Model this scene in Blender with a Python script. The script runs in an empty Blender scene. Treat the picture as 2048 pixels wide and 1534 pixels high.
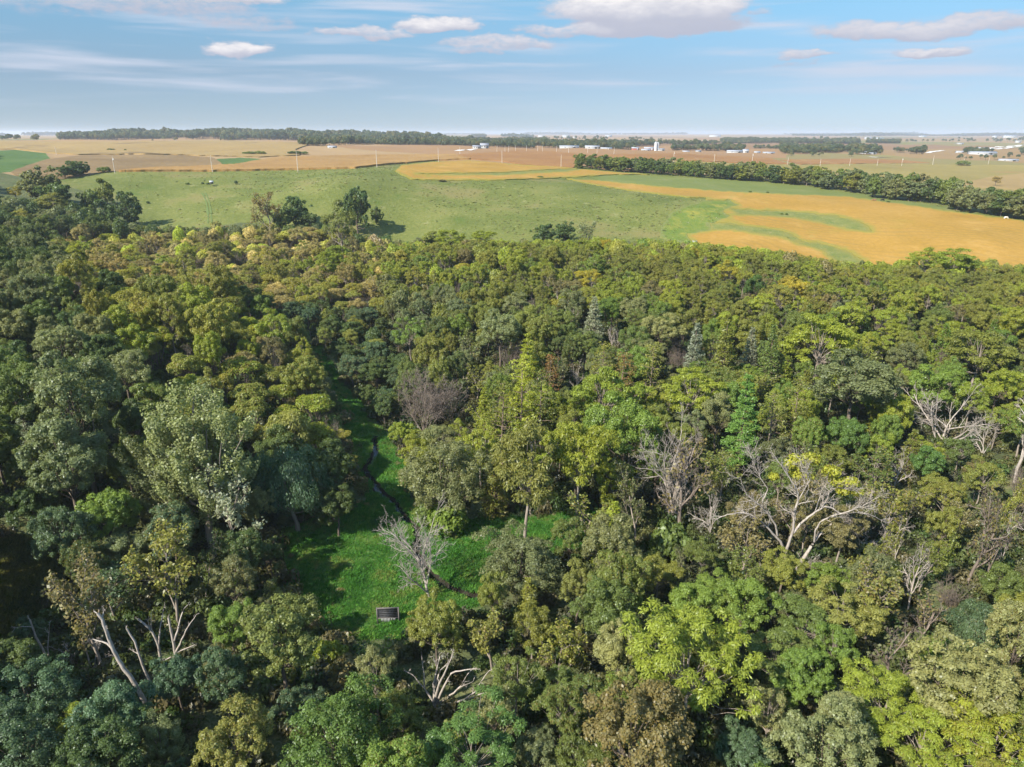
import bpy, math, random, time
import numpy as np
from mathutils import Vector, Matrix, geometry

T0 = time.perf_counter()
random.seed(7)
rng = np.random.default_rng(11)
scene = bpy.context.scene
COL = scene.collection

# ------------------------------------------------------------------ camera
CAM_Z = 60.0
FPX = 1420.0                      # focal length in pixels of the 2048 px wide photograph
HORIZON = 267.0
PITCH = math.atan((767.0 - HORIZON) / FPX)
cam_data = bpy.data.cameras.new("camera")
cam_data.sensor_width = 36.0
cam_data.lens = 36.0 * FPX / 2048.0
cam_data.clip_start = 0.5
cam_data.clip_end = 60000.0
cam = bpy.data.objects.new("camera", cam_data)
cam.location = (0, 0, CAM_Z)
cam.rotation_euler = (math.pi / 2 - PITCH, 0, 0)
COL.objects.link(cam)
scene.camera = cam

# ------------------------------------------------------------------ light
SUN_ELEV = math.radians(40.0)
SUN_AZ = math.radians(-132.0)     # measured from the view direction (+Y), clockwise: the sun stands to the left, a little behind
sun_dir = Vector((math.cos(SUN_ELEV) * math.sin(SUN_AZ), math.cos(SUN_ELEV) * math.cos(SUN_AZ), math.sin(SUN_ELEV)))
sun_data = bpy.data.lights.new("sun", 'SUN')
sun_data.energy = 4.3
sun_data.angle = math.radians(0.6)
sun_data.color = (1.0, 0.94, 0.85)
sun = bpy.data.objects.new("sun", sun_data)
sun.rotation_euler = (-sun_dir).to_track_quat('-Z', 'Y').to_euler()
sun.location = (-200, -60, 200)
COL.objects.link(sun)

scene.view_settings.view_transform = 'Standard'
scene.view_settings.look = 'None'
scene.view_settings.gamma = 1.0
scene.view_settings.exposure = 1.22
HAZE = 0.95e-4
scene.render.engine = 'CYCLES'
cy = scene.cycles
cy.use_denoising = True
cy.max_bounces = 6
cy.diffuse_bounces = 3
cy.glossy_bounces = 2
cy.transmission_bounces = 3
cy.transparent_max_bounces = 8
cy.volume_bounces = 1
cy.caustics_reflective = False
cy.caustics_refractive = False
cy.use_adaptive_sampling = True
cy.adaptive_threshold = 0.02

# ------------------------------------------------------------------ node helpers
class NB:
    """small helper to write node trees as expressions"""
    def __init__(self, tree):
        self.t = tree; self.n = tree.nodes; self.l = tree.links
    def node(self, kind, **kw):
        nd = self.n.new(kind)
        for k, v in kw.items():
            setattr(nd, k, v)
        return nd
    def put(self, sock, v):
        if v is None: return
        if isinstance(v, bpy.types.NodeSocket): self.l.new(v, sock)
        else:
            if isinstance(v, (tuple, list)) and sock.type == 'RGBA' and len(v) == 3: v = (*v, 1.0)
            sock.default_value = v
    def math(self, op, a, b=None, c=None, clamp=False):
        nd = self.node('ShaderNodeMath', operation=op); nd.use_clamp = clamp
        self.put(nd.inputs[0], a)
        if b is not None: self.put(nd.inputs[1], b)
        if c is not None: self.put(nd.inputs[2], c)
        return nd.outputs[0]
    def vmath(self, op, a, b=None):
        nd = self.node('ShaderNodeVectorMath', operation=op)
        self.put(nd.inputs[0], a)
        if b is not None: self.put(nd.inputs[1], b)
        return nd.outputs['Value'] if op in ('LENGTH', 'DOT_PRODUCT', 'DISTANCE') else nd.outputs[0]
    def comb(self, x, y, z):
        nd = self.node('ShaderNodeCombineXYZ')
        self.put(nd.inputs[0], x); self.put(nd.inputs[1], y); self.put(nd.inputs[2], z)
        return nd.outputs[0]
    def sep(self, v):
        nd = self.node('ShaderNodeSeparateXYZ'); self.put(nd.inputs[0], v)
        return nd.outputs
    def noise(self, vec, scale, detail=3.0, rough=0.55, dist=0.0, color=False):
        nd = self.node('ShaderNodeTexNoise')
        self.put(nd.inputs['Vector'], vec); nd.inputs['Scale'].default_value = scale
        nd.inputs['Detail'].default_value = detail; nd.inputs['Roughness'].default_value = rough
        nd.inputs['Distortion'].default_value = dist
        return nd.outputs['Color'] if color else nd.outputs['Fac']
    def ramp(self, fac, stops):
        nd = self.node('ShaderNodeValToRGB'); self.put(nd.inputs[0], fac)
        e = nd.color_ramp.elements
        while len(e) < len(stops): e.new(0.5)
        for i, (p, c) in enumerate(stops):
            e[i].position = p
            e[i].color = (c, c, c, 1) if isinstance(c, (int, float)) else (*c, 1)
        return nd.outputs['Color']
    def mix(self, fac, a, b, blend='MIX'):
        nd = self.node('ShaderNodeMix', data_type='RGBA', blend_type=blend)
        self.put(nd.inputs[0], fac); self.put(nd.inputs[6], a); self.put(nd.inputs[7], b)
        return nd.outputs[2]
    def rng(self, v, a, b, c=0.0, d=1.0, smooth=True):
        nd = self.node('ShaderNodeMapRange'); nd.interpolation_type = 'SMOOTHSTEP' if smooth else 'LINEAR'
        self.put(nd.inputs[0], v); self.put(nd.inputs[1], a); self.put(nd.inputs[2], b); self.put(nd.inputs[3], c); self.put(nd.inputs[4], d)
        return nd.outputs[0]

def new_mat(name):
    m = bpy.data.materials.new(name); m.use_nodes = True
    m.node_tree.nodes.clear()
    b = NB(m.node_tree)
    out = b.node('ShaderNodeOutputMaterial')
    return m, b, out

# ------------------------------------------------------------------ sky
world = bpy.data.worlds.new("World"); scene.world = world; world.use_nodes = True
wt = world.node_tree; wt.nodes.clear(); W = NB(wt)
wout = W.node('ShaderNodeOutputWorld'); bg = W.node('ShaderNodeBackground')
bg.inputs['Strength'].default_value = 0.135
sky = W.node('ShaderNodeTexSky', sky_type='NISHITA')
sky.sun_disc = False; sky.sun_elevation = SUN_ELEV; sky.sun_rotation = SUN_AZ
sky.altitude = 300.0; sky.air_density = 1.0; sky.dust_density = 0.0; sky.ozone_density = 1.6
gen = W.node('ShaderNodeTexCoord').outputs['Generated']
dirv = W.vmath('NORMALIZE', gen)
dx, dy, dz = W.sep(dirv)
az = W.math('ARCTAN2', dx, dy)
hl = W.math('SQRT', W.math('ADD', W.math('MULTIPLY', dx, dx), W.math('MULTIPLY', dy, dy)))
el = W.math('ARCTAN2', dz, hl)
def px_ang(px, py):
    v = (767.0 - py) / FPX; u = (px - 1024.0) / FPX
    d = math.cos(PITCH) + v * math.sin(PITCH); z = -math.sin(PITCH) + v * math.cos(PITCH)
    return math.atan2(u, d), math.atan2(z, math.hypot(u, d))
# warped angular coordinates so that every cloud edge is uneven
ang = W.comb(az, el, 0.0)
wn = W.noise(W.vmath('MULTIPLY', ang, (26.0, 60.0, 1.0)), 1.0, 5.0, 0.6, 0.2, color=True)
wn2 = W.noise(W.vmath('MULTIPLY', ang, (9.0, 20.0, 1.0)), 1.0, 4.0, 0.55, 0.0, color=True)
warp = W.vmath('MULTIPLY', W.vmath('SUBTRACT', wn, (0.5, 0.5, 0.5)), (0.030, 0.017, 0.0))
warp2 = W.vmath('MULTIPLY', W.vmath('SUBTRACT', wn2, (0.5, 0.5, 0.5)), (0.06, 0.022, 0.0))
wang = W.vmath('ADD', W.vmath('ADD', ang, warp), warp2)
CLOUDS = [  # px, py, half width, half height, density, whiteness
    (1290, 8, 195, 56, 1.0, 1.0), (1300, 54, 190, 26, 1.0, .08), (1210, 12, 100, 46, 1.0, 1.0), (1400, 20, 80, 40, .95, .8),
    (430, -8, 125, 24, 1.0, 1.0), (300, 8, 200, 26, .62, .3), (120, 12, 120, 20, .35, .2), (480, 44, 120, 18, .5, .25),
    (482, 98, 72, 20, 1.0, .9), (880, 52, 88, 20, .95, .9), (730, 66, 110, 14, .7, .65), (1000, 90, 130, 16, .7, .55), (1130, 62, 110, 15, .65, .6), (950, 100, 60, 12, .6, .5),
    (1800, 62, 150, 22, .85, .55), (1960, 46, 90, 20, .8, .5), (1870, 100, 54, 11, .85, .75), (1610, 112, 58, 10, .7, .6), (1590, 128, 60, 7, .4, .3), (1520, 26, 30, 10, .5, .5),
]
def blob(cx, cy_, hw, hh, dens):
    a0, e0 = px_ang(cx, cy_)
    ra = hw / FPX; re = hh / FPX
    q = W.vmath('MULTIPLY', W.vmath('SUBTRACT', wang, (a0, e0, 0.0)), (1.0 / ra, 1.0 / re, 0.0))
    s = W.sep(q)
    # flat bases: the lower half falls off quicker
    yv = W.math('MULTIPLY', s[1], W.rng(s[1], -0.2, 0.2, 1.5, 1.0))
    r = W.math('SQRT', W.math('ADD', W.math('MULTIPLY', s[0], s[0]), W.math('MULTIPLY', yv, yv)))
    return W.rng(r, 0.55, 1.15, dens, 0.0), s[1]
cover = 0.0; lit = 0.0
for (cx_, cy_, hw_, hh_, den_, wh_) in CLOUDS:
    d_, s_ = blob(cx_, cy_, hw_, hh_, den_)
    cover = W.math('MAXIMUM', cover, d_)
    l_ = W.math('MULTIPLY', d_, W.rng(s_, -0.55, 0.45, 0.05 * wh_, wh_))
    lit = W.math('MAXIMUM', lit, l_)
fine = W.noise(W.vmath('MULTIPLY', ang, (60.0, 140.0, 1.0)), 1.0, 6.0, 0.62)
puff = W.math('ADD', cover, W.math('MULTIPLY', W.math('SUBTRACT', fine, 0.5), 1.1))
cover = W.math('MULTIPLY', W.rng(puff, 0.14, 0.86), W.rng(cover, 0.0, 0.12))
lit = W.math('MULTIPLY', lit, W.rng(fine, 0.25, 0.7, 0.6, 1.05))
# thin grey streaks lying low over the horizon, all the way round
st = W.noise(W.vmath('MULTIPLY', ang, (3.2, 46.0, 1.0)), 1.0, 4.0, 0.5, 0.3)
st = W.math('MULTIPLY', W.rng(st, 0.46, 0.72), W.rng(el, 0.015, 0.06))
# scattered cumulus higher up, as in view, over the rest of the sky
zc = W.math('MAXIMUM', dz, 0.05)
pl = W.comb(W.math('DIVIDE', dx, zc), W.math('DIVIDE', dy, zc), 0.0)
hi = W.noise(pl, 0.9, 6.0, 0.55)
hi = W.math('MULTIPLY', W.rng(hi, 0.56, 0.68), W.rng(el, 0.27, 0.36))
cover2 = W.math('MAXIMUM', cover, W.math('MULTIPLY', hi, 0.9))
lit2 = W.math('MAXIMUM', lit, W.math('MULTIPLY', hi, 0.8))
skyc = sky.outputs['Color']
SKYGAIN = W.ramp(W.math('MULTIPLY', el, 1.0 / 0.9, None, True), [(0, (.155, .21, .355)), (.08, (.207, .238, .308)), (.22, (.292, .43, .445)), (.5, (.72, .95, 1.0))])
base = W.mix(1.0, skyc, SKYGAIN, 'MULTIPLY')
STREAK = (2.05, 2.25, 2.68); GREYC = (1.62, 1.72, 2.1); WHITEC = (3.2, 3.1, 3.12)
base = W.mix(W.math('MULTIPLY', st, 0.85), base, STREAK)
cloudc = W.mix(lit2, GREYC, WHITEC)
final = W.mix(cover2, base, cloudc)
W.put(bg.inputs['Color'], final)
world.cycles.sampling_method = 'NONE'      # the sky is smooth: reached by bounced rays, no importance map needed
wt.links.new(bg.outputs[0], wout.inputs['Surface'])

# ------------------------------------------------------------------ pixel <-> world
SP, CP = math.sin(PITCH), math.cos(PITCH)
def ray(px, py):
    u = (px - 1024.0) / FPX; v = (767.0 - py) / FPX
    return np.array([u, CP + v * SP, -SP + v * CP])
def project(p):
    x, y, z = p[0], p[1], p[2] - CAM_Z
    depth = y * CP - z * SP
    up = y * SP + z * CP
    return 1024.0 + FPX * x / depth, 767.0 - FPX * up / depth, depth

# ------------------------------------------------------------------ relief
def G(px, py, y, h=0.0):
    d = ray(px, py); t = y / d[1]
    return (d[0] * t, y, CAM_Z + d[2] * t - h)
CTRL = [
    # under and just ahead of the camera
    (-60, 30, 9), (0, 25, 2.5), (60, 30, 3), (-120, 30, 24), (120, 30, 8), (-75, 60, 10), (-40, 60, 4), (-20, 60, 1.2), (0, 60, .6), (40, 60, 1), (85, 60, 4), (150, 60, 9),
    (-16, 78, 0), (0, 85, 0), (-22, 100, .3), (-10, 112, .3), (12, 96, .5), (24, 106, 1),
    (-24, 130, 1), (-38, 160, 2.5), (-54, 195, 5), (-77, 231, 8), (-101, 264, 11.5),
    # spur between the creek and the left side
    (-71, 156, 14), (-44, 134, 6.5), (-75, 126, 17), (-75, 101, 13), (-62, 84, 4), (-92, 84, 13), (-125, 84, 24), (-110, 120, 21), (-170, 120, 34), (-40, 92, 1.6), (-30, 115, 1.2), (-90, 186, 17), (-122, 200, 20), (-200, 200, 30),
    (-154, 250, 13), (-220, 250, 24), (-150, 300, 13), (-92, 307, 11), (-62, 260, 9.5),
    # pasture
    (-168, 350, 21), (-53, 337, 14), (-50, 300, 9), (68, 329, 14), (-146, 376, 28),
    G(425, 345, 440), G(600, 345, 450), G(754, 335, 470), G(800, 345, 440), G(700, 380, 380), G(900, 400, 385), G(900, 450, 345), G(1100, 390, 400), G(1200, 420, 375), G(1300, 400, 390), G(250, 345, 430), G(130, 365, 400), G(1050, 430, 358),
    # soybeans
    G(1000, 340, 520), G(1000, 325, 600), G(1150, 345, 530), G(1300, 375, 440), G(1250, 365, 470), G(1500, 385, 430), G(1750, 410, 400), G(2048, 440, 340), G(1500, 440, 355), G(1500, 490, 310), G(1750, 500, 300), G(1750, 450, 340), G(2048, 510, 285), G(2300, 500, 285),
    # wood on the right
    (131, 268, 7.5), (60, 278, 9), (200, 255, 8), (26, 290, 10), (60, 200, 10), (120, 200, 9), (100, 150, 2.5), (60, 130, 1), (90, 100, 2), (140, 140, 6), (190, 200, 7), (10, 200, 10), (10, 150, 4), (-12, 250, 12), (-30, 215, 7), (250, 200, 12),
    # hedgerow and fields behind
    G(1170, 338, 560), G(1500, 362, 520), G(1700, 390, 440), G(1900, 415, 380), G(1700, 340, 740), G(1700, 322, 900), G(1900, 370, 560), G(1250, 312, 800), G(1000, 308, 760), G(1000, 297, 1000), G(2048, 375, 560), G(2300, 400, 500),
    # corn on the left
    G(150, 330, 520), G(300, 310, 720), G(50, 320, 600), G(300, 283, 1200), G(600, 290, 1000), G(600, 318, 650), G(0, 283, 1200), G(-250, 330, 500), G(-250, 290, 1000), G(-100, 380, 330), G(760, 312, 760), G(450, 325, 600),
    # far
    G(450, 283, 1700), G(450, 273, 2100), G(650, 276, 2000), G(250, 280, 1800), G(60, 277, 2600), G(850, 290, 1500), G(1100, 293, 1500), G(1300, 297, 1400), G(1700, 302, 1400), G(2000, 305, 1300), G(1700, 286, 2400), G(1300, 283, 2600), G(950, 281, 2600), G(2000, 290, 2200), G(2400, 300, 1500),
    G(1700, 277, 4500), G(1300, 275, 5000), G(900, 275, 4500), G(400, 272, 5000), G(0, 273, 4500), G(2048, 277, 4500), G(2500, 278, 4500), G(-500, 278, 3500), G(-500, 290, 1500),
    G(300, 268.6, 15000), G(1024, 268.6, 15000), G(1700, 268.6, 15000), G(2600, 268.6, 15000), G(-500, 268.6, 15000),
]
ctrl = np.array(CTRL, float)
def to_tr(x, y):
    return np.arctan2(x, y), np.log(np.hypot(x, y))
ct, cr = to_tr(ctrl[:, 0], ctrl[:, 1])
KT = 1.5
def tps(r2):
    return 0.5 * r2 * np.log(np.maximum(r2, 1e-12))
C2 = np.stack([ct * KT, cr], 1)
D2 = ((C2[:, None] - C2[None]) ** 2).sum(-1)
n = len(C2)
A = np.zeros((n + 3, n + 3)); A[:n, :n] = tps(D2) + np.eye(n) * 2e-3
A[:n, n] = 1; A[:n, n + 1:] = C2; A[n, :n] = 1; A[n + 1:, :n] = C2.T
coef = np.linalg.solve(A, np.concatenate([ctrl[:, 2], np.zeros(3)]))
def vnoise(x, y, seed=0):
    xi = np.floor(x).astype(np.int64); yi = np.floor(y).astype(np.int64)
    fx = x - xi; fy = y - yi
    fx = fx * fx * (3 - 2 * fx); fy = fy * fy * (3 - 2 * fy)
    def h(a, b):
        k = (a * 374761393 + b * 668265263 + seed * 982451653) & 0xFFFFFFFF
        k = ((k ^ (k >> 13)) * 1274126177) & 0xFFFFFFFF
        return ((k ^ (k >> 16)) & 0xFFFF) / 65535.0 * 2 - 1
    return (h(xi, yi) * (1 - fx) + h(xi + 1, yi) * fx) * (1 - fy) + (h(xi, yi + 1) * (1 - fx) + h(xi + 1, yi + 1) * fx) * fy
TMAX = math.radians(74); RMIN, RMAX = math.log(22.0), math.log(16000.0)
NT, NR = 420, 520
gt = np.linspace(-TMAX, TMAX, NT); gr = np.linspace(RMIN, RMAX, NR)
TT, RR = np.meshgrid(gt, gr)
def raw_height(T, R):
    q = np.stack([T.ravel() * KT, R.ravel()], 1)
    out = np.empty(len(q))
    for i in range(0, len(q), 20000):
        d2 = ((q[i:i + 20000, None] - C2[None]) ** 2).sum(-1)
        out[i:i + 20000] = tps(d2) @ coef[:n] + coef[n] + q[i:i + 20000] @ coef[n + 1:]
    x = np.exp(R.ravel()) * np.sin(T.ravel()); y = np.exp(R.ravel()) * np.cos(T.ravel())
    dist = np.exp(R.ravel())
    amp = np.clip((dist - 90) / 250, 0, 1)
    out += amp * (1.4 * vnoise(x / 48, y / 48, 1) + 0.45 * vnoise(x / 17, y / 17, 2) + np.clip((dist - 330) / 100, 0, 1) * 2.0 * vnoise(x / 115, y / 115, 5))
    out += np.clip((dist - 900) / 1200, 0, 1) * (2.2 * vnoise(x / 380, y / 380, 3) + 1.0 * vnoise(x / 150, y / 150, 4))
    return out.reshape(T.shape)
HG = raw_height(TT, RR)
HG = np.clip(HG, -6, 75)
def hz(x, y):
    x = np.asarray(x, float); y = np.asarray(y, float)
    t, r = to_tr(x, y)
    a = np.clip((t + TMAX) / (2 * TMAX) * (NT - 1), 0, NT - 1.001); b = np.clip((r - RMIN) / (RMAX - RMIN) * (NR - 1), 0, NR - 1.001)
    i = a.astype(int); j = b.astype(int); fa = a - i; fb = b - j
    return (HG[j, i] * (1 - fa) + HG[j, i + 1] * fa) * (1 - fb) + (HG[j + 1, i] * (1 - fa) + HG[j + 1, i + 1] * fa) * fb
YS = np.exp(np.linspace(math.log(24.0), math.log(15500.0), 1000))
def cast(px, py, off=0.0, ymin=24.0):
    d = ray(px, py); t = YS / d[1]
    x = d[0] * t; z = CAM_Z + d[2] * t
    g = z - hz(x, YS) - off
    ok = np.nonzero((g <= 0) & (YS >= ymin))[0]
    if len(ok) == 0:
        k = len(YS) - 1; return np.array([x[k], YS[k], hz(x[k], YS[k])])
    k = ok[0]
    if k == 0: y = YS[0]
    else:
        a, b = g[k - 1], g[k]; f = a / (a - b) if a > 0 else 1.0
        y = YS[k - 1] + (YS[k] - YS[k - 1]) * f
    xx = d[0] / d[1] * y
    return np.array([xx, y, float(hz(xx, y))])

def set_props(o, label=None, cat=None, group=None, kind=None):
    if label: o["label"] = label
    if cat: o["category"] = cat
    if group: o["group"] = group
    if kind: o["kind"] = kind
    return o
def mesh_from(name, verts, faces, mats=(), smooth=False, attrs=None, mat_idx=None):
    """verts (N,3) array; faces: (M,3) or (M,4) array, or a list of such arrays"""
    me = bpy.data.meshes.new(name)
    verts = np.ascontiguousarray(verts, np.float32)
    if isinstance(faces, np.ndarray): faces = [faces]
    faces = [f for f in faces if len(f)]
    loops = np.concatenate([f.ravel() for f in faces]).astype(np.int32)
    sizes = np.concatenate([np.full(len(f), f.shape[1], np.int32) for f in faces])
    starts = np.concatenate([[0], np.cumsum(sizes)[:-1]]).astype(np.int32)
    me.vertices.add(len(verts)); me.vertices.foreach_set("co", verts.ravel())
    me.loops.add(len(loops)); me.loops.foreach_set("vertex_index", loops)
    me.polygons.add(len(sizes)); me.polygons.foreach_set("loop_start", starts)
    for m in mats: me.materials.append(m)
    if mat_idx is not None: me.polygons.foreach_set("material_index", np.ascontiguousarray(mat_idx, np.int32))
    if smooth: me.polygons.foreach_set("use_smooth", np.ones(len(sizes), bool))
    if attrs:
        for k, (dom, typ, arr) in attrs.items():
            at = me.attributes.new(k, typ, dom)
            at.data.foreach_set("value" if typ in ('FLOAT', 'INT') else ("color" if typ == 'FLOAT_COLOR' else "vector"), np.ascontiguousarray(arr, np.float32 if typ != 'INT' else np.int32).ravel())
    me.update(calc_edges=True)
    return me
def add_obj(name, data, parent=None, mat=None):
    o = bpy.data.objects.new(name, data); COL.objects.link(o)
    if parent is not None: o.parent = parent
    if mat is not None and data is not None: data.materials.append(mat)
    return o
# ------------------------------------------------------------------ ground materials
def pos_node(b):
    return b.node('ShaderNodeNewGeometry').outputs['Position']
def ground_mat(name, stops, scale, scale2, bump=0.3, rough=0.95, rows=None, spots=None, bscale=None, margin=None):
    """noise-mottled ground; rows = (angle, period m, strength, colour) for drilled crop rows"""
    m, b, out = new_mat(name)
    p = pos_node(b)
    flat = b.vmath('MULTIPLY', p, (1, 1, 0.0))
    n1 = b.noise(flat, 1.0 / scale, 4.0, 0.6)
    n2 = b.noise(flat, 1.0 / scale2, 3.0, 0.6)
    f = b.math('ADD', b.math('MULTIPLY', n1, 0.55), b.math('MULTIPLY', n2, 0.45))
    f = b.rng(f, 0.32, 0.68, 0.0, 1.0, False)
    c = b.ramp(f, stops)
    if rows:
        ang_, per, stren, rc = rows
        x, y, z = b.sep(p)
        w = b.math('ADD', b.math('MULTIPLY', x, math.cos(ang_)), b.math('MULTIPLY', y, math.sin(ang_)))
        w = b.math('ADD', w, b.math('MULTIPLY', b.noise(flat, 0.012, 2.0), 60.0))
        s = b.math('SINE', b.math('MULTIPLY', w, 2 * math.pi / per))
        s = b.math('MULTIPLY', b.rng(s, -0.2, 1.0), b.rng(b.noise(flat, 0.03, 2.0), 0.35, 0.65))
        c = b.mix(b.math('MULTIPLY', s, stren), c, rc)
    if spots:
        for (sc, lo, hi, col) in spots:
            k = b.rng(b.noise(flat, 1.0 / sc, 5.0, 0.65), lo, hi)
            c = b.mix(k, c, col)
    if margin:
        ed_ = b.node('ShaderNodeAttribute', attribute_name='margin').outputs['Fac']
        ed_ = b.math('ADD', ed_, b.math('MULTIPLY', b.math('SUBTRACT', b.noise(flat, 1 / 4.0, 4.0, .65), .5), 1.1))
        c = b.mix(b.rng(ed_, .05, .75, .85, 0.0), c, margin)
    bs = b.node('ShaderNodeBsdfPrincipled'); b.put(bs.inputs['Base Color'], c)
    bs.inputs['Roughness'].default_value = rough
    if 'Specular IOR Level' in bs.inputs: bs.inputs['Specular IOR Level'].default_value = 0.15
    bp = b.node('ShaderNodeBump'); bp.inputs['Strength'].default_value = bump; bp.inputs['Distance'].default_value = 0.6
    b.put(bp.inputs['Height'], b.noise(flat, 1.0 / (bscale or scale2), 4.0, 0.7))
    b.l.new(bp.outputs[0], bs.inputs['Normal'])
    b.l.new(bs.outputs[0], out.inputs['Surface'])
    return m
GM = {}
GM['pasture'] = ground_mat('pasture_grass', [(0, (0.077, 0.096, 0.020)), (.35, (0.102, 0.121, 0.026)), (.6, (0.133, 0.146, 0.036)), (1, (0.179, 0.172, 0.053))], 30.0, 1.6, 0.9,
                           spots=[(60.0, .54, .68, (0.167, 0.149, 0.051)), (9.0, .58, .70, (0.191, 0.191, 0.068)), (38.0, .58, .72, (0.077, 0.114, 0.019)), (2.6, .66, .72, (0.284, 0.293, 0.136)), (5.0, .64, .72, (0.062, 0.082, 0.017))])
GM['forest_floor'] = ground_mat('forest_floor_litter', [(0, (0.049, 0.058, 0.027)), (.5, (0.088, 0.102, 0.039)), (1, (0.167, 0.155, 0.066))], 9.0, 1.2, 0.8, spots=[(6.0, .55, .7, (0.078, 0.133, 0.032))])
GM['meadow'] = ground_mat('meadow_turf', [(0, (0.041, 0.095, 0.018)), (.5, (0.062, 0.137, 0.024)), (1, (0.107, 0.157, 0.040))], 7.0, 0.8, 0.9, spots=[(4.0, .58, .70, (0.110, 0.120, 0.035)), (1.3, .66, .74, (0.130, 0.110, 0.050))])
GM['clearing'] = ground_mat('clearing_turf', [(0, (0.040, 0.060, 0.016)), (.5, (0.067, 0.076, 0.021)), (1, (0.104, 0.096, 0.028))], 6.0, 0.8, 0.9)
GM['creek_bed'] = ground_mat('creek_mud', [(0, (0.015, 0.013, 0.008)), (1, (0.042, 0.036, 0.024))], 1.5, 0.3, 0.6)
GM['soy'] = ground_mat('ripening_soybeans', [(0, (0.235, 0.138, 0.023)), (.4, (0.290, 0.170, 0.030)), (.7, (0.327, 0.189, 0.038)), (1, (0.359, 0.230, 0.063))], 30.0, 2.2, 0.7,
                       rows=(.9, 5.0, .6, (0.225, 0.152, 0.039)), spots=[(45.0, .54, .74, (0.262, 0.189, 0.035)), (1.6, .58, .70, (0.212, 0.143, 0.030)), (22.0, .54, .72, (0.368, 0.221, 0.058)), (11.0, .62, .74, (0.230, 0.193, 0.040))], margin=(.20, .185, .035))
GM['terrace'] = ground_mat('terrace_grass', [(0, (.10, .125, .030)), (.5, (.15, .165, .042)), (1, (.225, .205, .075))], 6.0, 1.1, 0.9, spots=[(7.0, .54, .68, (.10, .14, .030)), (3.0, .60, .70, (.25, .215, .11))], margin=(.20, .175, .04))
GM['waterway'] = ground_mat('waterway_grass', [(0, (0.078, 0.124, 0.020)), (.45, (0.110, 0.152, 0.026)), (1, (0.193, 0.189, 0.039))], 11.0, 1.5, 0.8, spots=[(14.0, .53, .66, (0.221, 0.207, 0.037)), (5.0, .58, .7, (0.083, 0.115, 0.024))], margin=(.15, .16, .05))
GM['hay'] = ground_mat('hay_grass', [(0, (0.101, 0.127, 0.029)), (.5, (0.124, 0.147, 0.037)), (1, (0.166, 0.173, 0.055))], 30.0, 2.4, 0.6, spots=[(30.0, .58, .72, (0.193, 0.175, 0.078))])
GM['corn_tan'] = ground_mat('ripe_corn', [(0, (0.204, 0.114, 0.039)), (.5, (0.259, 0.154, 0.052)), (1, (0.309, 0.191, 0.068))], 60.0, 3.0, 0.8, rows=(.35, 7.0, .35, (0.186, 0.109, 0.037)), spots=[(50.0, .58, .7, (0.291, 0.158, 0.046))])
GM['corn_red'] = ground_mat('dry_beans', [(0, (0.186, 0.092, 0.032)), (.5, (0.229, 0.117, 0.040)), (1, (0.266, 0.154, 0.054))], 60.0, 3.0, 0.5, rows=(.6, 8.0, .3, (0.173, 0.089, 0.032)), spots=[(70.0, .58, .7, (0.259, 0.165, 0.059))])
GM['corn_brown'] = ground_mat('corn_stubble', [(0, (0.136, 0.086, 0.038)), (.5, (0.176, 0.117, 0.050)), (1, (0.227, 0.154, 0.067))], 80.0, 4.0, 0.6, rows=(.2, 9.0, .35, (0.143, 0.098, 0.043)))
GM['corn_pale'] = ground_mat('pale_corn', [(0, (0.204, 0.140, 0.052)), (.5, (0.259, 0.178, 0.068)), (1, (0.304, 0.223, 0.091))], 90.0, 5.0, 0.6, rows=(1.0, 10.0, .3, (0.211, 0.140, 0.054)), spots=[(90.0, .55, .68, (0.167, 0.114, 0.050))])
GM['grain'] = ground_mat('pale_green_field', [(0, (0.167, 0.133, 0.040)), (.5, (0.211, 0.167, 0.049)), (1, (0.259, 0.201, 0.067))], 90.0, 5.0, 0.4, rows=(.3, 9.0, .3, (0.167, 0.146, 0.040)), spots=[(80.0, .56, .7, (0.247, 0.152, 0.053))])
GM['green_field'] = ground_mat('green_field_grass', [(0, (0.046, 0.086, 0.019)), (.5, (0.063, 0.109, 0.023)), (1, (0.091, 0.126, 0.034))], 60.0, 5.0, 0.4)
GM['quarry'] = ground_mat('quarry_rock', [(0, (0.309, 0.247, 0.173)), (.5, (0.384, 0.322, 0.247)), (1, (0.223, 0.186, 0.123))], 30.0, 6.0, 0.8)
# far farmland: a patchwork of fields too distant to pick apart
def farm_mat():
    m, b, out = new_mat('farmland_patchwork')
    p = pos_node(b)
    flat = b.vmath('MULTIPLY', p, (1 / 520.0, 1 / 900.0, 0.0))
    wob = b.noise(flat, 1.3, 2.0, 0.5, color=True)
    q = b.vmath('ADD', flat, b.vmath('MULTIPLY', b.vmath('SUBTRACT', wob, (.5, .5, .5)), (.5, .5, 0)))
    v = b.node('ShaderNodeTexVoronoi', voronoi_dimensions='2D', distance='CHEBYCHEV'); b.put(v.inputs['Vector'], q); v.inputs['Scale'].default_value = 1.0
    s = b.sep(v.outputs['Color'])
    c = b.ramp(s[0], [(0, (.28, .185, .095)), (.2, (.24, .145, .075)), (.38, (.31, .22, .115)), (.55, (.20, .125, .07)), (.7, (.27, .195, .085)), (.82, (.12, .145, .05)), (.92, (.29, .195, .10)), (1, (.17, .155, .065))])
    n2 = b.noise(b.vmath('MULTIPLY', p, (1, 1, 0)), 1 / 130.0, 4.0, 0.6)
    c = b.mix(b.rng(n2, .35, .7, 0, .35), c, (.22, .145, .09))
    bs = b.node('ShaderNodeBsdfDiffuse'); b.put(bs.inputs['Color'], c)
    b.l.new(bs.outputs[0], out.inputs['Surface'])
    return m
GM['farmland'] = farm_mat()

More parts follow.
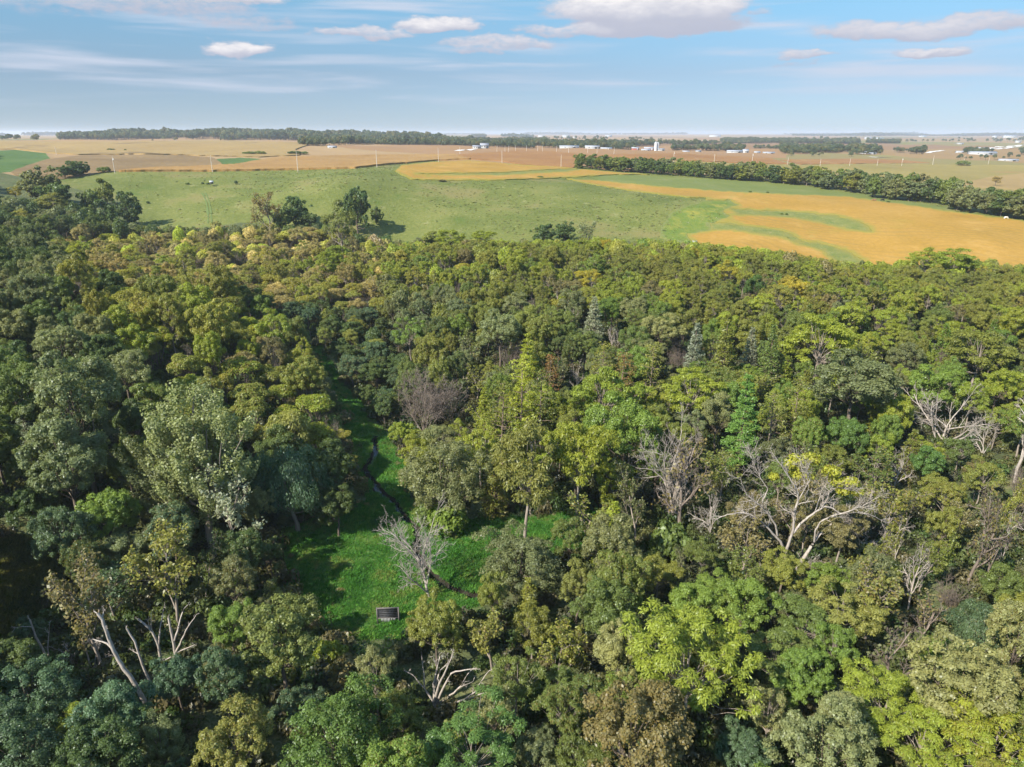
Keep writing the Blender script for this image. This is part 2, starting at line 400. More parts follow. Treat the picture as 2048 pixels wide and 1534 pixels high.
# ------------------------------------------------------------------ regions of the ground (pixel outlines cast onto the relief)
def poly_world(pts, step=6.0, rag=1.0):
    out = []
    k = len(pts)
    for i in range(k):
        a = np.array(pts[i], float); c = np.array(pts[(i + 1) % k], float)
        m_ = max(1, int(np.hypot(*(c - a)) / step))
        for j in range(m_):
            q = a + (c - a) * j / m_
            am = rag * min(2.2, max(.12, (q[1] - 272) / 60.0))
            q = q + am * np.array([vnoise(np.array([q[0] / 9.]), np.array([q[1] / 5.]), 61)[0] * 1.6 + vnoise(np.array([q[0] / 3.]), np.array([q[1] / 2.]), 62)[0], .55 * vnoise(np.array([q[0] / 8.]), np.array([q[1] / 4.]), 63)[0] + .3 * vnoise(np.array([q[0] / 2.5]), np.array([q[1] / 2.]), 64)[0]])
            w = cast(q[0], q[1]); out.append((w[0], w[1]))
    return np.array(out)
def tr_poly(w):
    t, r = to_tr(w[:, 0], w[:, 1]); return np.stack([t, r], 1)
def inside(pts, poly):
    x, y = pts[:, 0], pts[:, 1]; res = np.zeros(len(pts), bool)
    xa, ya = poly[:, 0], poly[:, 1]; xb, yb = np.roll(xa, -1), np.roll(ya, -1)
    bb = (x >= xa.min()) & (x <= xa.max()) & (y >= ya.min()) & (y <= ya.max())
    idx = np.nonzero(bb)[0]
    if len(idx) == 0: return res
    X, Y = x[idx], y[idx]; r_ = np.zeros(len(idx), bool)
    for i in range(len(xa)):
        if ya[i] == yb[i]: continue
        c_ = (ya[i] > Y) != (yb[i] > Y)
        r_ ^= c_ & (X < (xb[i] - xa[i]) * (Y - ya[i]) / (yb[i] - ya[i]) + xa[i])
    res[idx] = r_
    return res
FOREST_EDGE = [(-700, 330), (-300, 340), (0, 345), (130, 372), (255, 405), (285, 455), (400, 458), (480, 445), (620, 455), (700, 472), (760, 484), (830, 492), (1000, 497), (1190, 497), (1320, 503), (1400, 508), (1640, 534), (1740, 545), (2048, 548), (2500, 560), (2900, 575)]
fe = []
for i in range(len(FOREST_EDGE) - 1):
    a = np.array(FOREST_EDGE[i], float); c = np.array(FOREST_EDGE[i + 1], float); m_ = max(1, int(np.hypot(*(c - a)) / 20))
    for j in range(m_):
        w = cast(*(a + (c - a) * j / m_)); fe.append((w[0], w[1]))
fe = np.array(fe)
FT = tr_poly(fe)
FT = np.concatenate([[[-TMAX + .01, FT[0, 1]]], FT[(FT[:, 0] > -TMAX + .02) & (FT[:, 0] < TMAX - .02)], [[TMAX - .01, FT[-1, 1]], [TMAX - .01, RMIN + .01], [-TMAX + .01, RMIN + .01]]])
MEADOW_PX = [(540, 1075), (640, 1030), (735, 1000), (705, 940), (690, 860), (660, 790), (636, 735), (618, 698), (640, 692), (680, 752), (735, 825), (785, 880), (815, 930), (830, 1000), (870, 1040), (950, 1040), (1060, 1035), (1190, 1022), (1245, 1095), (1110, 1115), (1015, 1090), (990, 1115), (975, 1195), (930, 1225), (830, 1275), (720, 1280), (640, 1245), (585, 1190), (560, 1130)]
CLEAR_PX = [(-160, 1120), (-40, 1080), (60, 1075), (125, 1105), (125, 1160), (70, 1235), (0, 1290), (-120, 1300)]
REG = [  # name, material, crop height, outline in pixels; later entries win
    ('farmland', 'farmland', 0.0, None),
    ('pasture', 'pasture', 0.0, [(-60, 390), (31, 352), (123, 359), (205, 346), (236, 343), (427, 343.5), (600, 340), (713, 337), (754, 332), (800, 328), (870, 322), (1160, 334), (1300, 346), (1400, 350), (1640, 372), (1760, 386), (1900, 410), (2048, 432), (2300, 470), (2300, 620), (2048, 580), (1740, 560), (1300, 530), (700, 500), (285, 480), (100, 440)]),
    ('corn_field', 'corn_tan', 1.2, [(238, 344), (308, 343), (427, 343.5), (600, 340), (713, 337), (754, 332), (800, 328), (870, 322), (942, 319), (1000, 320), (940, 313), (908, 310), (737, 311.5), (600, 314), (547, 317.5), (500, 325), (470, 331), (380, 336), (300, 338)]),
    ('bean_field', 'corn_red', 0.6, [(908, 310), (942, 319), (1000, 322), (1044, 330), (1147, 336), (1175, 322), (1250, 316), (1340, 320), (1500, 327), (1580, 329), (1540, 317), (1340, 307), (1180, 311), (1100, 302.5), (1044, 300), (980, 306)]),
    ('stubble_field', 'corn_brown', 0.3, [(20, 345), (31, 352), (123, 359), (205, 346), (238, 343), (300, 338), (380, 336), (470, 331), (440, 324), (427, 316), (380, 311.5), (308, 310), (154, 311.5), (100, 318), (60, 329)]),
    ('green_hollow', 'green_field', 0.0, [(432, 318), (480, 315.5), (524, 317.5), (500, 324), (472, 330), (446, 330)]),
    ('corn_field', 'corn_pale', 1.0, [(-250, 285), (0, 282), (100, 284), (250, 284.5), (400, 281), (450, 281.5), (600, 286), (618, 290), (590, 300), (600, 311), (520, 315), (427, 312.5), (308, 309), (154, 310), (92, 306), (30, 299), (-250, 302)]),
    ('hay_field', 'green_field', 0.0, [(-250, 303), (0, 301), (30, 299.5), (92, 306.5), (100, 317), (60, 328), (22, 344), (-60, 350), (-250, 350)]),
    ('stubble_field', 'grain', 0.2, [(1345, 321), (1500, 328), (1600, 330), (1750, 328), (2048, 331), (2350, 336), (2350, 440), (2200, 410), (2048, 382), (1900, 374), (1760, 352), (1600, 342), (1500, 336), (1340, 328)]),
    ('bean_field', 'corn_red', 0.4, [(1560, 320), (1600, 329), (1750, 327), (1860, 326), (1800, 320), (1700, 318)]),
    ('stubble_field', 'corn_pale', 0.3, [(1900, 372), (1990, 352), (2048, 347), (2350, 350), (2350, 432), (2200, 408), (2048, 381)]),
    ('hay_field', 'hay', 0.0, [(1180, 353), (1230, 349.5), (1300, 352), (1420, 357), (1560, 366), (1700, 385), (1760, 392), (1900, 417), (1910, 424), (1800, 408), (1700, 394.5), (1560, 388), (1450, 383), (1300, 371), (1200, 361)]),
    ('soybean_field', 'soy', 0.5, [(791, 343), (802, 332), (860, 325), (942, 321.5), (1037, 330), (1147, 337), (1164, 340), (1300, 350), (1225, 350), (1147, 355), (1078, 358.5), (976, 361), (880, 361), (822, 360)]),
    ('soybean_field', 'soy', 0.5, [(1130, 358), (1200, 362.5), (1300, 372), (1450, 384), (1560, 389), (1700, 395), (1800, 409), (1900, 424), (2048, 443), (2300, 480), (2300, 590), (2048, 560), (1750, 545), (1640, 535), (1500, 522), (1406, 500), (1369, 474), (1380, 455), (1400, 430), (1413, 397), (1373, 395), (1300, 387), (1220, 376)]),
    ('grass_terrace', 'terrace', 0.25, [(832, 349), (1000, 346), (1113, 339), (1164, 338.5), (1135, 344), (1000, 351.5), (880, 351)]),
    ('grass_waterway', 'waterway', 0.15, [(1322, 460), (1336, 434), (1362, 415), (1410, 401), (1461, 401), (1480, 411), (1457, 416), (1446, 424), (1461, 433), (1431, 444), (1424, 455), (1453, 459), (1373, 470), (1386, 485), (1347, 488), (1318, 476)]),
    ('grass_terrace', 'terrace', 0.3, [(1457, 418), (1519, 421.5), (1592, 424.5), (1665, 431), (1713, 441.5), (1738, 454), (1745, 464), (1727, 465), (1687, 457), (1647, 448), (1592, 437), (1534, 433), (1475, 431)]),
    ('grass_terrace', 'terrace', 0.3, [(1420, 447), (1453, 447), (1504, 453), (1556, 461), (1578, 467), (1607, 483), (1647, 488), (1687, 501), (1716, 515), (1727, 527), (1705, 532), (1665, 521), (1640, 501), (1614, 494), (1588, 487), (1570, 476), (1534, 472), (1490, 465), (1461, 461), (1420, 461)]),
    ('forest_floor', 'forest_floor', 0.0, 'FOREST'),
    ('meadow', 'meadow', 0.0, MEADOW_PX),
    ('clearing', 'clearing', 0.0, CLEAR_PX),
    ('quarry_face', 'quarry', 0.0, [(630, 281), (660, 279), (700, 282), (740, 276.5), (768, 276), (772, 284), (745, 288), (700, 287), (650, 287)]),
]
# the creek
CREEK_PX = [(752, 872), (748, 890), (753, 903), (742, 920), (729, 938), (735, 953), (752, 964), (757, 984), (790, 1001), (801, 1025), (829, 1050), (836, 1080), (831, 1105), (848, 1130), (873, 1158), (898, 1176), (940, 1190), (1000, 1204)]
cw = np.array([cast(*p)[:2] for p in CREEK_PX])
def resample(pts, step):
    d = np.r_[0, np.cumsum(np.hypot(*np.diff(pts, axis=0).T))]
    s = np.arange(0, d[-1], step)
    return np.stack([np.interp(s, d, pts[:, 0]), np.interp(s, d, pts[:, 1])], 1)
cl = resample(cw, 0.8)
for _ in range(3): cl[1:-1] = (cl[:-2] + 2 * cl[1:-1] + cl[2:]) / 4
tang = np.gradient(cl, axis=0); tang /= np.hypot(tang[:, 0], tang[:, 1])[:, None]
nrm = np.stack([-tang[:, 1], tang[:, 0]], 1)
cwid = 0.85 + 0.25 * vnoise(np.arange(len(cl)) * .35, np.zeros(len(cl)), 9)
gl_ = cast(729, 940)[:2]; dgl = np.hypot(cl[:, 0] - gl_[0], cl[:, 1] - gl_[1]); cwid = cwid + 1.0 * np.exp(-(dgl / 2.2) ** 2)
def ribbon(off): return np.concatenate([cl + nrm * (cwid * off)[:, None], (cl - nrm * (cwid * off)[:, None])[::-1]])
REG.append(('creek_bed', 'creek_bed', 0.0, 'CREEK'))
def creek_dist(x, y):
    p = np.stack([x, y], 1); out = np.full(len(p), 99.0)
    near = (x > cl[:, 0].min() - 4) & (x < cl[:, 0].max() + 4) & (y > cl[:, 1].min() - 4) & (y < cl[:, 1].max() + 4)
    if near.any():
        out[near] = np.sqrt(((p[near][:, None] - cl[None]) ** 2).sum(-1)).min(1)
    return out

polys = []
for (nm, mt, hgt, px) in REG:
    if px is None: polys.append(None)
    elif px == 'FOREST': polys.append(FT)
    elif px == 'CREEK': polys.append(tr_poly(ribbon(1.0)))
    else: polys.append(tr_poly(poly_world(px)))
pts = []; edges = []
def grid_pts():
    t1 = np.radians(np.arange(-42, 42.01, .42)); t2 = np.radians(np.r_[np.arange(-74, -42, 1.6), np.arange(43.2, 74.1, 1.6)])
    ts = np.sort(np.r_[t1, t2])
    rs = np.arange(RMIN, RMAX, .026)
    a, b_ = np.meshgrid(ts, rs)
    a = a + (rng.random(a.shape) - .5) * .002; b_ = b_ + (rng.random(b_.shape) - .5) * .006
    return np.stack([a.ravel(), b_.ravel()], 1)
gp = grid_pts()
allp = [gp]; base_n = len(gp)
for pl_ in polys:
    if pl_ is None: continue
    k = len(pl_); allp.append(pl_)
    edges += [(base_n + i, base_n + (i + 1) % k) for i in range(k)]; base_n += k
inner = tr_poly(ribbon(0.45)); allp.append(inner); base_n += len(inner)
P = np.concatenate(allp)
P2 = P * np.array([[1.5, 1.0]])
res = geometry.delaunay_2d_cdt([Vector((float(a), float(b_))) for a, b_ in P2], edges, [], 0, 1e-7, False)
CV = np.array([(v.x, v.y) for v in res[0]]) / np.array([[1.5, 1.0]])
CF = np.array([f for f in res[2] if len(f) == 3], np.int64)
VX = np.exp(CV[:, 1]) * np.sin(CV[:, 0]); VY = np.exp(CV[:, 1]) * np.cos(CV[:, 0])
VZ = hz(VX, VY)
cd = creek_dist(VX, VY)
VZ = VZ - 0.85 * (1 - np.clip((cd - .35) / .6, 0, 1))
# orient faces upward
e1 = np.stack([VX[CF[:, 1]] - VX[CF[:, 0]], VY[CF[:, 1]] - VY[CF[:, 0]]], 1); e2 = np.stack([VX[CF[:, 2]] - VX[CF[:, 0]], VY[CF[:, 2]] - VY[CF[:, 0]]], 1)
flip = (e1[:, 0] * e2[:, 1] - e1[:, 1] * e2[:, 0]) < 0
CF[flip] = CF[flip][:, ::-1]
cen = CV[CF].mean(1)
lab = np.zeros(len(CF), int)
for i, pl_ in enumerate(polys):
    if pl_ is None: continue
    lab[inside(cen, pl_)] = i
REG_OBJ = {}
for i, (nm, mt, hgt, px) in enumerate(REG):
    f = CF[lab == i]
    if len(f) == 0: continue
    used, inv = np.unique(f, return_inverse=True); f2 = inv.reshape(f.shape)
    v = np.stack([VX[used], VY[used], VZ[used] + hgt], 1)
    faces = [f2]
    if hgt > 0:   # the standing crop has an edge as tall as the plants
        ed = np.concatenate([f2[:, [0, 1]], f2[:, [1, 2]], f2[:, [2, 0]]])
        key = np.sort(ed, 1); _, idx, cnt = np.unique(key, axis=0, return_index=True, return_counts=True)
        be = ed[idx[cnt == 1]]
        nv = len(v); low = v.copy(); low[:, 2] -= hgt + 0.3
        v = np.concatenate([v, v, low]); faces.append(np.stack([be[:, 0] + nv, be[:, 0] + 2 * nv, be[:, 1] + 2 * nv, be[:, 1] + nv], 1))
    at_ = None
    if mt in ('soy', 'terrace', 'waterway'):      # metres to the field edge
        ed = np.concatenate([f2[:, [0, 1]], f2[:, [1, 2]], f2[:, [2, 0]]]); key = np.sort(ed, 1); _, idx, cnt = np.unique(key, axis=0, return_index=True, return_counts=True)
        bv = np.unique(ed[idx[cnt == 1]]); P_ = v[:len(used), :2]; dm_ = np.array([np.sqrt(((P_[bv] - q_) ** 2).sum(1)).min() for q_ in P_]); dm_ = np.clip(dm_ / (4.5 if mt == 'soy' else 3.0), 0, 1)
        at_ = {'margin': ('POINT', 'FLOAT', np.tile(dm_, len(v) // len(used)))}
    me = mesh_from(nm, v, faces, [GM[mt]], smooth=True, attrs=at_)
    o = add_obj(nm, me); set_props(o, kind='structure')
    REG_OBJ.setdefault(nm, []).append(o)
# creek water
wz = hz(cl[:, 0], cl[:, 1]) - 0.66
L_ = cl + nrm * (cwid * .55)[:, None]; R_ = cl - nrm * (cwid * .55)[:, None]
wv = np.concatenate([np.c_[L_, wz], np.c_[R_, wz]]); k = len(cl)
wf = np.array([(i, i + k, i + 1 + k, i + 1) for i in range(k - 1)])
m, b, out = new_mat('creek_water')
bs = b.node('ShaderNodeBsdfPrincipled'); bs.inputs['Base Color'].default_value = (.012, .014, .010, 1); bs.inputs['Roughness'].default_value = 0.06; bs.inputs['IOR'].default_value = 1.33
bp = b.node('ShaderNodeBump'); bp.inputs['Strength'].default_value = .12; b.put(bp.inputs['Height'], b.noise(pos_node(b), 3.0, 2.0)); b.l.new(bp.outputs[0], bs.inputs['Normal'])
b.l.new(bs.outputs[0], out.inputs['Surface'])
set_props(add_obj('creek_water', mesh_from('creek_water', wv, wf[:, ::-1], [m], True)), kind='structure')
print('ground', len(CV), len(CF), time.perf_counter() - T0)
# ------------------------------------------------------------------ plant materials
def leaf_mat(name, instanced=False):
    """object colour = leaf colour, object alpha = share of green leaves (the rest have turned)"""
    m, b, out = new_mat(name)
    if instanced:
        at = b.node('ShaderNodeAttribute', attribute_type='INSTANCER', attribute_name='tint')
        col = at.outputs['Color']; alpha = 1.0
        rnd = b.node('ShaderNodeObjectInfo').outputs['Random']
    else:
        oi = b.node('ShaderNodeObjectInfo'); col = oi.outputs['Color']; alpha = oi.outputs['Alpha']; rnd = oi.outputs['Random']
    lr = b.node('ShaderNodeAttribute', attribute_name='leaf_rand')
    r1, r2, r3 = b.sep(lr.outputs['Vector'])
    val = b.math('ADD', 0.62, b.math('MULTIPLY', r1, 0.80))
    c = b.mix(1.0, col, b.comb(val, val, val), 'MULTIPLY')
    warm = b.mix(1.0, col, (1.22, 1.08, 0.70), 'MULTIPLY')
    c = b.mix(b.math('MULTIPLY', r3, 0.40), c, warm)
    if not instanced:
        turned = b.math('GREATER_THAN', r2, alpha)
        c = b.mix(b.math('MULTIPLY', turned, 0.85), c, b.mix(r1, (.27, .21, .045), (.20, .145, .055)))
    df = b.node('ShaderNodeBsdfDiffuse'); b.put(df.inputs['Color'], c)
    tr = b.node('ShaderNodeBsdfTranslucent'); b.put(tr.inputs['Color'], b.mix(1.0, c, (1.15, 1.2, 0.7), 'MULTIPLY'))
    gl = b.node('ShaderNodeBsdfGlossy'); gl.inputs['Roughness'].default_value = 0.42; gl.inputs['Color'].default_value = (.9, .95, 1, 1)
    m1 = b.node('ShaderNodeMixShader'); m1.inputs[0].default_value = 0.42
    b.l.new(df.outputs[0], m1.inputs[1]); b.l.new(tr.outputs[0], m1.inputs[2])
    m2 = b.node('ShaderNodeMixShader'); m2.inputs[0].default_value = 0.018
    b.l.new(m1.outputs[0], m2.inputs[1]); b.l.new(gl.outputs[0], m2.inputs[2])
    b.l.new(m2.outputs[0], out.inputs['Surface'])
    return m
LEAF = leaf_mat('leaves'); LEAF_I = leaf_mat('leaves_scattered', True)
def bark_mat(name, c0, c1, scale=3.0):
    m, b, out = new_mat(name)
    tc = b.node('ShaderNodeTexCoord').outputs['Object']
    n_ = b.noise(b.vmath('MULTIPLY', tc, (1, 1, .25)), scale, 4.0, 0.65)
    c = b.ramp(b.rng(n_, .3, .7, 0, 1, False), [(0, c0), (1, c1)])
    bs = b.node('ShaderNodeBsdfDiffuse'); b.put(bs.inputs['Color'], c)
    b.l.new(bs.outputs[0], out.inputs['Surface'])
    return m
BARK = bark_mat('bark_grey_brown', (.075, .058, .042), (.19, .155, .12))
BARK_PALE = bark_mat('bark_pale', (.16, .13, .10), (.34, .29, .235))
DEADW = bark_mat('dead_wood', (.22, .185, .15), (.46, .41, .35), 6.0)
TWIG = bark_mat('grey_twigs', (.12, .095, .075), (.25, .205, .165))
PINEB = bark_mat('pine_bark', (.12, .085, .06), (.26, .20, .155))

# ------------------------------------------------------------------ plant geometry
def norm(a): return a / np.maximum(np.linalg.norm(a, axis=-1, keepdims=True), 1e-9)
class Tubes:
    def __init__(self): self.v = []; self.f = []; self.n = 0
    def add(self, pts, rad, sides=5):
        pts = np.asarray(pts, float); rad = np.asarray(rad, float); k = len(pts)
        t = norm(np.gradient(pts, axis=0))
        ref = np.where(np.abs(t[:, 2:3]) > .9, np.array([[1., 0, 0]]), np.array([[0, 0, 1.]]))
        a = norm(np.cross(t, ref)); b_ = np.cross(t, a)
        th = np.arange(sides) / sides * 2 * np.pi
        ring = pts[:, None] + rad[:, None, None] * (np.cos(th)[None, :, None] * a[:, None] + np.sin(th)[None, :, None] * b_[:, None])
        self.v.append(ring.reshape(-1, 3))
        i = np.arange(k - 1)[:, None] * sides; j = np.arange(sides)[None]; j2 = (j + 1) % sides
        q = np.stack([i + j, i + j2, i + sides + j2, i + sides + j], -1).reshape(-1, 4) + self.n
        self.f.append(q); self.n += k * sides
    def arrays(self):
        return np.concatenate(self.v), np.concatenate(self.f)
def cards(c, nrm_, L, Wd, R, axis=None, droop=0.0):
    """diamond-shaped leaf sprays: centre, facing, length, width"""
    n_ = len(c)
    nrm_ = norm(nrm_)
    t = R.normal(size=(n_, 3)) if axis is None else axis + R.normal(size=(n_, 3)) * .35
    t[:, 2] -= droop
    t = norm(t - (t * nrm_).sum(1, keepdims=True) * nrm_)
    s = np.cross(nrm_, t)
    L = np.broadcast_to(np.asarray(L), (n_,))[:, None]; Wd = np.broadcast_to(np.asarray(Wd), (n_,))[:, None]
    fold = nrm_ * (Wd * .22)
    v = np.stack([c - t * L * .5, c + s * Wd * .5 + fold * .6 + t * L * .06, c + t * L * .5 - fold * .4, c - s * Wd * .5 + fold * .6 + t * L * .06], 1)
    return v.reshape(-1, 3)
def card_mesh(name, v, R, mat, clump=None):
    n_ = len(v) // 4
    f = np.arange(n_ * 4).reshape(-1, 4)
    r = R.random((n_, 3))
    if clump is not None:      # leaves of one spray share part of their tone
        r[:, 2] = .35 * r[:, 2] + .65 * clump
        r[:, 0] = .7 * r[:, 0] + .3 * clump
    return mesh_from(name, v, f, [mat], attrs={'leaf_rand': ('FACE', 'FLOAT_VECTOR', r)})
def grow(R, p, d, length, rad, level, maxlev, out, P_):
    """recursive branching; out gets (points, radii, level, root limb id)"""
    k = max(3, int(P_['seg'][min(level, len(P_['seg']) - 1)]))
    pts = [np.array(p, float)]; dd = norm(np.array(d, float))
    step = length / (k - 1)
    for i in range(k - 1):
        dd = norm(dd + R.normal(size=3) * P_['wob'] + np.array([0, 0, P_['up'][min(level, len(P_['up']) - 1)]]))
        pts.append(pts[-1] + dd * step)
    pts = np.array(pts)
    rr = np.linspace(rad, rad * (P_['taper'] if level < maxlev else .35), k)
    out.append((pts, rr, level, P_.get('cur', 0)))
    if level >= maxlev: return
    nb = P_['n'][min(level, len(P_['n']) - 1)]
    nb = int(nb + R.integers(-1, 2)) if nb > 3 else nb
    ph = R.random() * 6.28
    for i in range(nb):
        f = P_['start'][min(level, len(P_['start']) - 1)] + (1 - P_['start'][min(level, len(P_['start']) - 1)]) * (i + .6 * R.random()) / nb
        f = min(f, .98)
        x = f * (k - 1); a = int(min(x, k - 2)); pos = pts[a] + (pts[a + 1] - pts[a]) * (x - a)
        base = norm(pts[a + 1] - pts[a])
        ph += 2.4 + R.normal() * .4
        ref = np.array([1., 0, 0]) if abs(base[2]) > .9 else np.array([0, 0, 1.])
        u = norm(np.cross(base, ref)); w = np.cross(base, u)
        an = P_['ang'][min(level, len(P_['ang']) - 1)] * (1 + R.normal() * .18)
        nd = base * math.cos(an) + (u * math.cos(ph) + w * math.sin(ph)) * math.sin(an)
        if level == 0: P_['cur'] = i + 1
        ln = length * P_['len'][min(level, len(P_['len']) - 1)] * (.7 + .5 * R.random()) * (1.15 - .45 * f if level else 1.0)
        grow(R, pos, nd, ln, max(rr[a] * P_['rad'], .012), level + 1, maxlev, out, P_)
def tubes_of(brs, minr=0.0, sides=(7, 5, 4, 3, 3, 3), levels=None, limb=None):
    t = Tubes()
    for pts, rr, lv, lm in brs:
        if levels is not None and lv not in levels: continue
        if limb is not None and lm != limb: continue
        t.add(pts, np.maximum(rr, minr), sides[min(lv, len(sides) - 1)])
    return t.arrays() if t.v else None

TEMPL = {}     # kind -> list of dict(trunk mesh, crown mesh, h, w, cz)
def register(kind, trunk, crown, h, w, cz, limbs=None):
    TEMPL.setdefault(kind, []).append(dict(trunk=trunk, crown=crown, h=h, w=w, cz=cz, limbs=limbs))
def trunk_mesh(name, R, height, crown_base, rad, mat, tips, lean=.25, sides=6):
    """a trunk with limbs reaching out to the given points of the crown"""
    t = Tubes()
    k = 7; zz = np.linspace(-.4, height, k)
    off = np.cumsum(R.normal(size=(k, 2)) * lean, axis=0) * .5; off[:2] = 0
    pts = np.c_[off, zz]; rr = rad * (1 - .85 * np.clip(zz / height, 0, 1)) ; rr[0] *= 1.35
    t.add(pts, rr, sides)
    for tip in tips:
        z0 = crown_base * .75 + (tip[2] - crown_base * .75) * .45 * R.random() + .2
        z0 = min(max(z0, crown_base * .6), tip[2] - .3)
        i = np.clip(np.searchsorted(zz, z0) - 1, 0, k - 2); f = (z0 - zz[i]) / (zz[i + 1] - zz[i])
        p0 = pts[i] + (pts[i + 1] - pts[i]) * f
        mid = (p0 + tip) / 2 + R.normal(size=3) * .25 + np.array([0, 0, -.12 * np.hypot(*(tip - p0)[:2])])
        r0 = rad * .42 * (1 - .6 * z0 / height)
        t.add(np.array([p0, (p0 + mid) / 2 + R.normal(size=3) * .08, mid, (mid + tip) / 2 + R.normal(size=3) * .08, tip]), np.array([r0, r0 * .8, r0 * .6, r0 * .4, .02]), 4)
    v, f = t.arrays()
    return mesh_from(name, v, f, [mat], True)
def envelope(R, k, rx, rz, low=-.45, jit=.25):
    """scattered points on an uneven ellipsoid shell"""
    i = np.arange(k) + .5
    z = 1 - (1 - low) * i / k; th = i * 2.39996 + R.random() * 6
    s = np.sqrt(np.clip(1 - z * z, 0, 1))
    d = np.stack([s * np.cos(th), s * np.sin(th), z], 1) + R.normal(size=(k, 3)) * .12
    d = norm(d)
    lob = 1 + .16 * np.sin(2 * np.arctan2(d[:, 1], d[:, 0]) + R.random() * 6) + .10 * np.sin(3 * np.arctan2(d[:, 1], d[:, 0]) + R.random() * 6)
    rad = (1 - jit * R.random(k)) * lob
    return d, d * rad[:, None] * np.array([rx, rx, rz])
def lobes(R, R0, rz, cz, nl, low, lr, sub, subr, spread=.66, jit=.35):
    """lobe and spray centres of an uneven crown: big lobes with gaps between them, small sprays over each lobe"""
    d, c = envelope(R, nl, R0 * spread, rz * spread, low, jit)
    c = c + np.array([0, 0, cz]); rl = R0 * R.uniform(lr[0], lr[1], nl)
    SC = []; SD = []; SRd = []
    for i in range(nl):
        k = max(3, int(sub * (rl[i] / (R0 * .38)) ** 2))
        q = norm(R.normal(size=(k, 3)) + d[i] * .95 + np.array([0, 0, .45]))
        SC.append(c[i] + q * rl[i] * (.62 + .42 * R.random((k, 1))) * np.array([1, 1, .85])); SD.append(norm(q + d[i] * .4)); SRd.append(rl[i] * R.uniform(subr[0], subr[1], k))
    return c, np.concatenate(SC), np.concatenate(SD), np.concatenate(SRd)
def round_tree(seed, R0=4.6, rz=4.4, H=13.5, nl=17, sub=11, leaves=205, L=.205, Wd=.14, mat=None, kind='round', low=-.72, lr=(.22, .40), subr=(.28, .48), spiky=.2):
    R = np.random.default_rng(seed)
    cz = H - rz * .95
    c, SC, SD, SRd = lobes(R, R0, rz, cz, nl, low, lr, sub, subr, .74, .5)
    C = []; N = []; K = []
    mean = SRd.mean()
    for i in range(len(SC)):
        n_ = max(12, int(leaves * (SRd[i] / mean) ** 2)); tone = R.random()
        q = norm(R.normal(size=(n_, 3)) + SD[i] * .55 + np.array([0, 0, .30]))
        rad = SRd[i] * (1 - .45 * R.random(n_) ** 1.6)
        out_ = R.random(n_) < spiky; rad[out_] *= R.uniform(1.05, 1.55, out_.sum())
        C.append(SC[i] + q * rad[:, None] * np.array([1, 1, .9])); N.append(q * .8 + np.array([0, 0, .38]) + R.normal(size=(n_, 3)) * .45); K.append(np.full(n_, tone))
    n_in = 700
    q = norm(R.normal(size=(n_in, 3))); C.append(np.array([0, 0, cz]) + q * (R.random((n_in, 1)) ** .4) * np.array([R0, R0, rz]) * .6); N.append(q + R.normal(size=(n_in, 3)) * .6); K.append(R.random(n_in))
    C = np.concatenate(C); N = np.concatenate(N); K = np.concatenate(K)
    keep = C[:, 2] > .6; C, N, K = C[keep], N[keep], K[keep]
    s = .55 + 1.1 * R.random(len(C)) ** 1.5
    crown = card_mesh(kind + '_crown', cards(C, N, L * s, Wd * s * R.uniform(.8, 1.2, len(C)), R), R, LEAF, K)
    tips = SC[R.permutation(len(SC))[:26]] - np.array([0, 0, .2])
    trunk = trunk_mesh(kind + '_trunk', R, H * .84, cz - rz * .6, .27, mat or BARK, tips)
    w_ = 2 * np.percentile(np.hypot(C[:, 0], C[:, 1]), 97); register(kind, trunk, crown, C[:, 2].max(), w_, cz)
def feathery_tree(seed, R0=4.7, rz=3.9, H=13.0, nl=20, sub=9, leaves=135, kind='feathery', L=.37, Wd=.12, low=-.7, lr=(.18, .36)):
    R = np.random.default_rng(seed)
    cz = H - rz * .95
    c, SC, SD, SRd = lobes(R, R0, rz, cz, nl, low, lr, sub, (.30, .52), .76, .55)
    C = []; N = []; A_ = []; K = []; mean = SRd.mean()
    for i in range(len(SC)):
        n_ = max(12, int(leaves * (SRd[i] / mean) ** 2)); tone = R.random()
        q = norm(R.normal(size=(n_, 3)) + SD[i] * .4 + np.array([0, 0, .30]))
        rad = SRd[i] * (1 - .5 * R.random(n_) ** 1.6) * np.where(R.random(n_) < .18, 1.4, 1.0)
        C.append(SC[i] + q * rad[:, None] * np.array([1.15, 1.15, .66])); N.append(q * .6 + np.array([0, 0, .68]) + R.normal(size=(n_, 3)) * .45)
        A_.append(q * np.array([1, 1, .3])); K.append(np.full(n_, tone))
    C = np.concatenate(C); N = np.concatenate(N); A_ = np.concatenate(A_); K = np.concatenate(K)
    keep = C[:, 2] > .6; C, N, A_, K = C[keep], N[keep], A_[keep], K[keep]
    s = R.uniform(.6, 1.3, len(C))
    crown = card_mesh(kind + '_crown', cards(C, N, L * s, Wd * s, R, A_, .3), R, LEAF, K)
    tips = SC[R.permutation(len(SC))[:34]] - np.array([0, 0, .2])
    w_ = 2 * np.percentile(np.hypot(C[:, 0], C[:, 1]), 97)
    register(kind, trunk_mesh(kind + '_trunk', R, H * .82, cz - rz * .6, .24, BARK_PALE, tips, .3), crown, C[:, 2].max(), w_, cz)
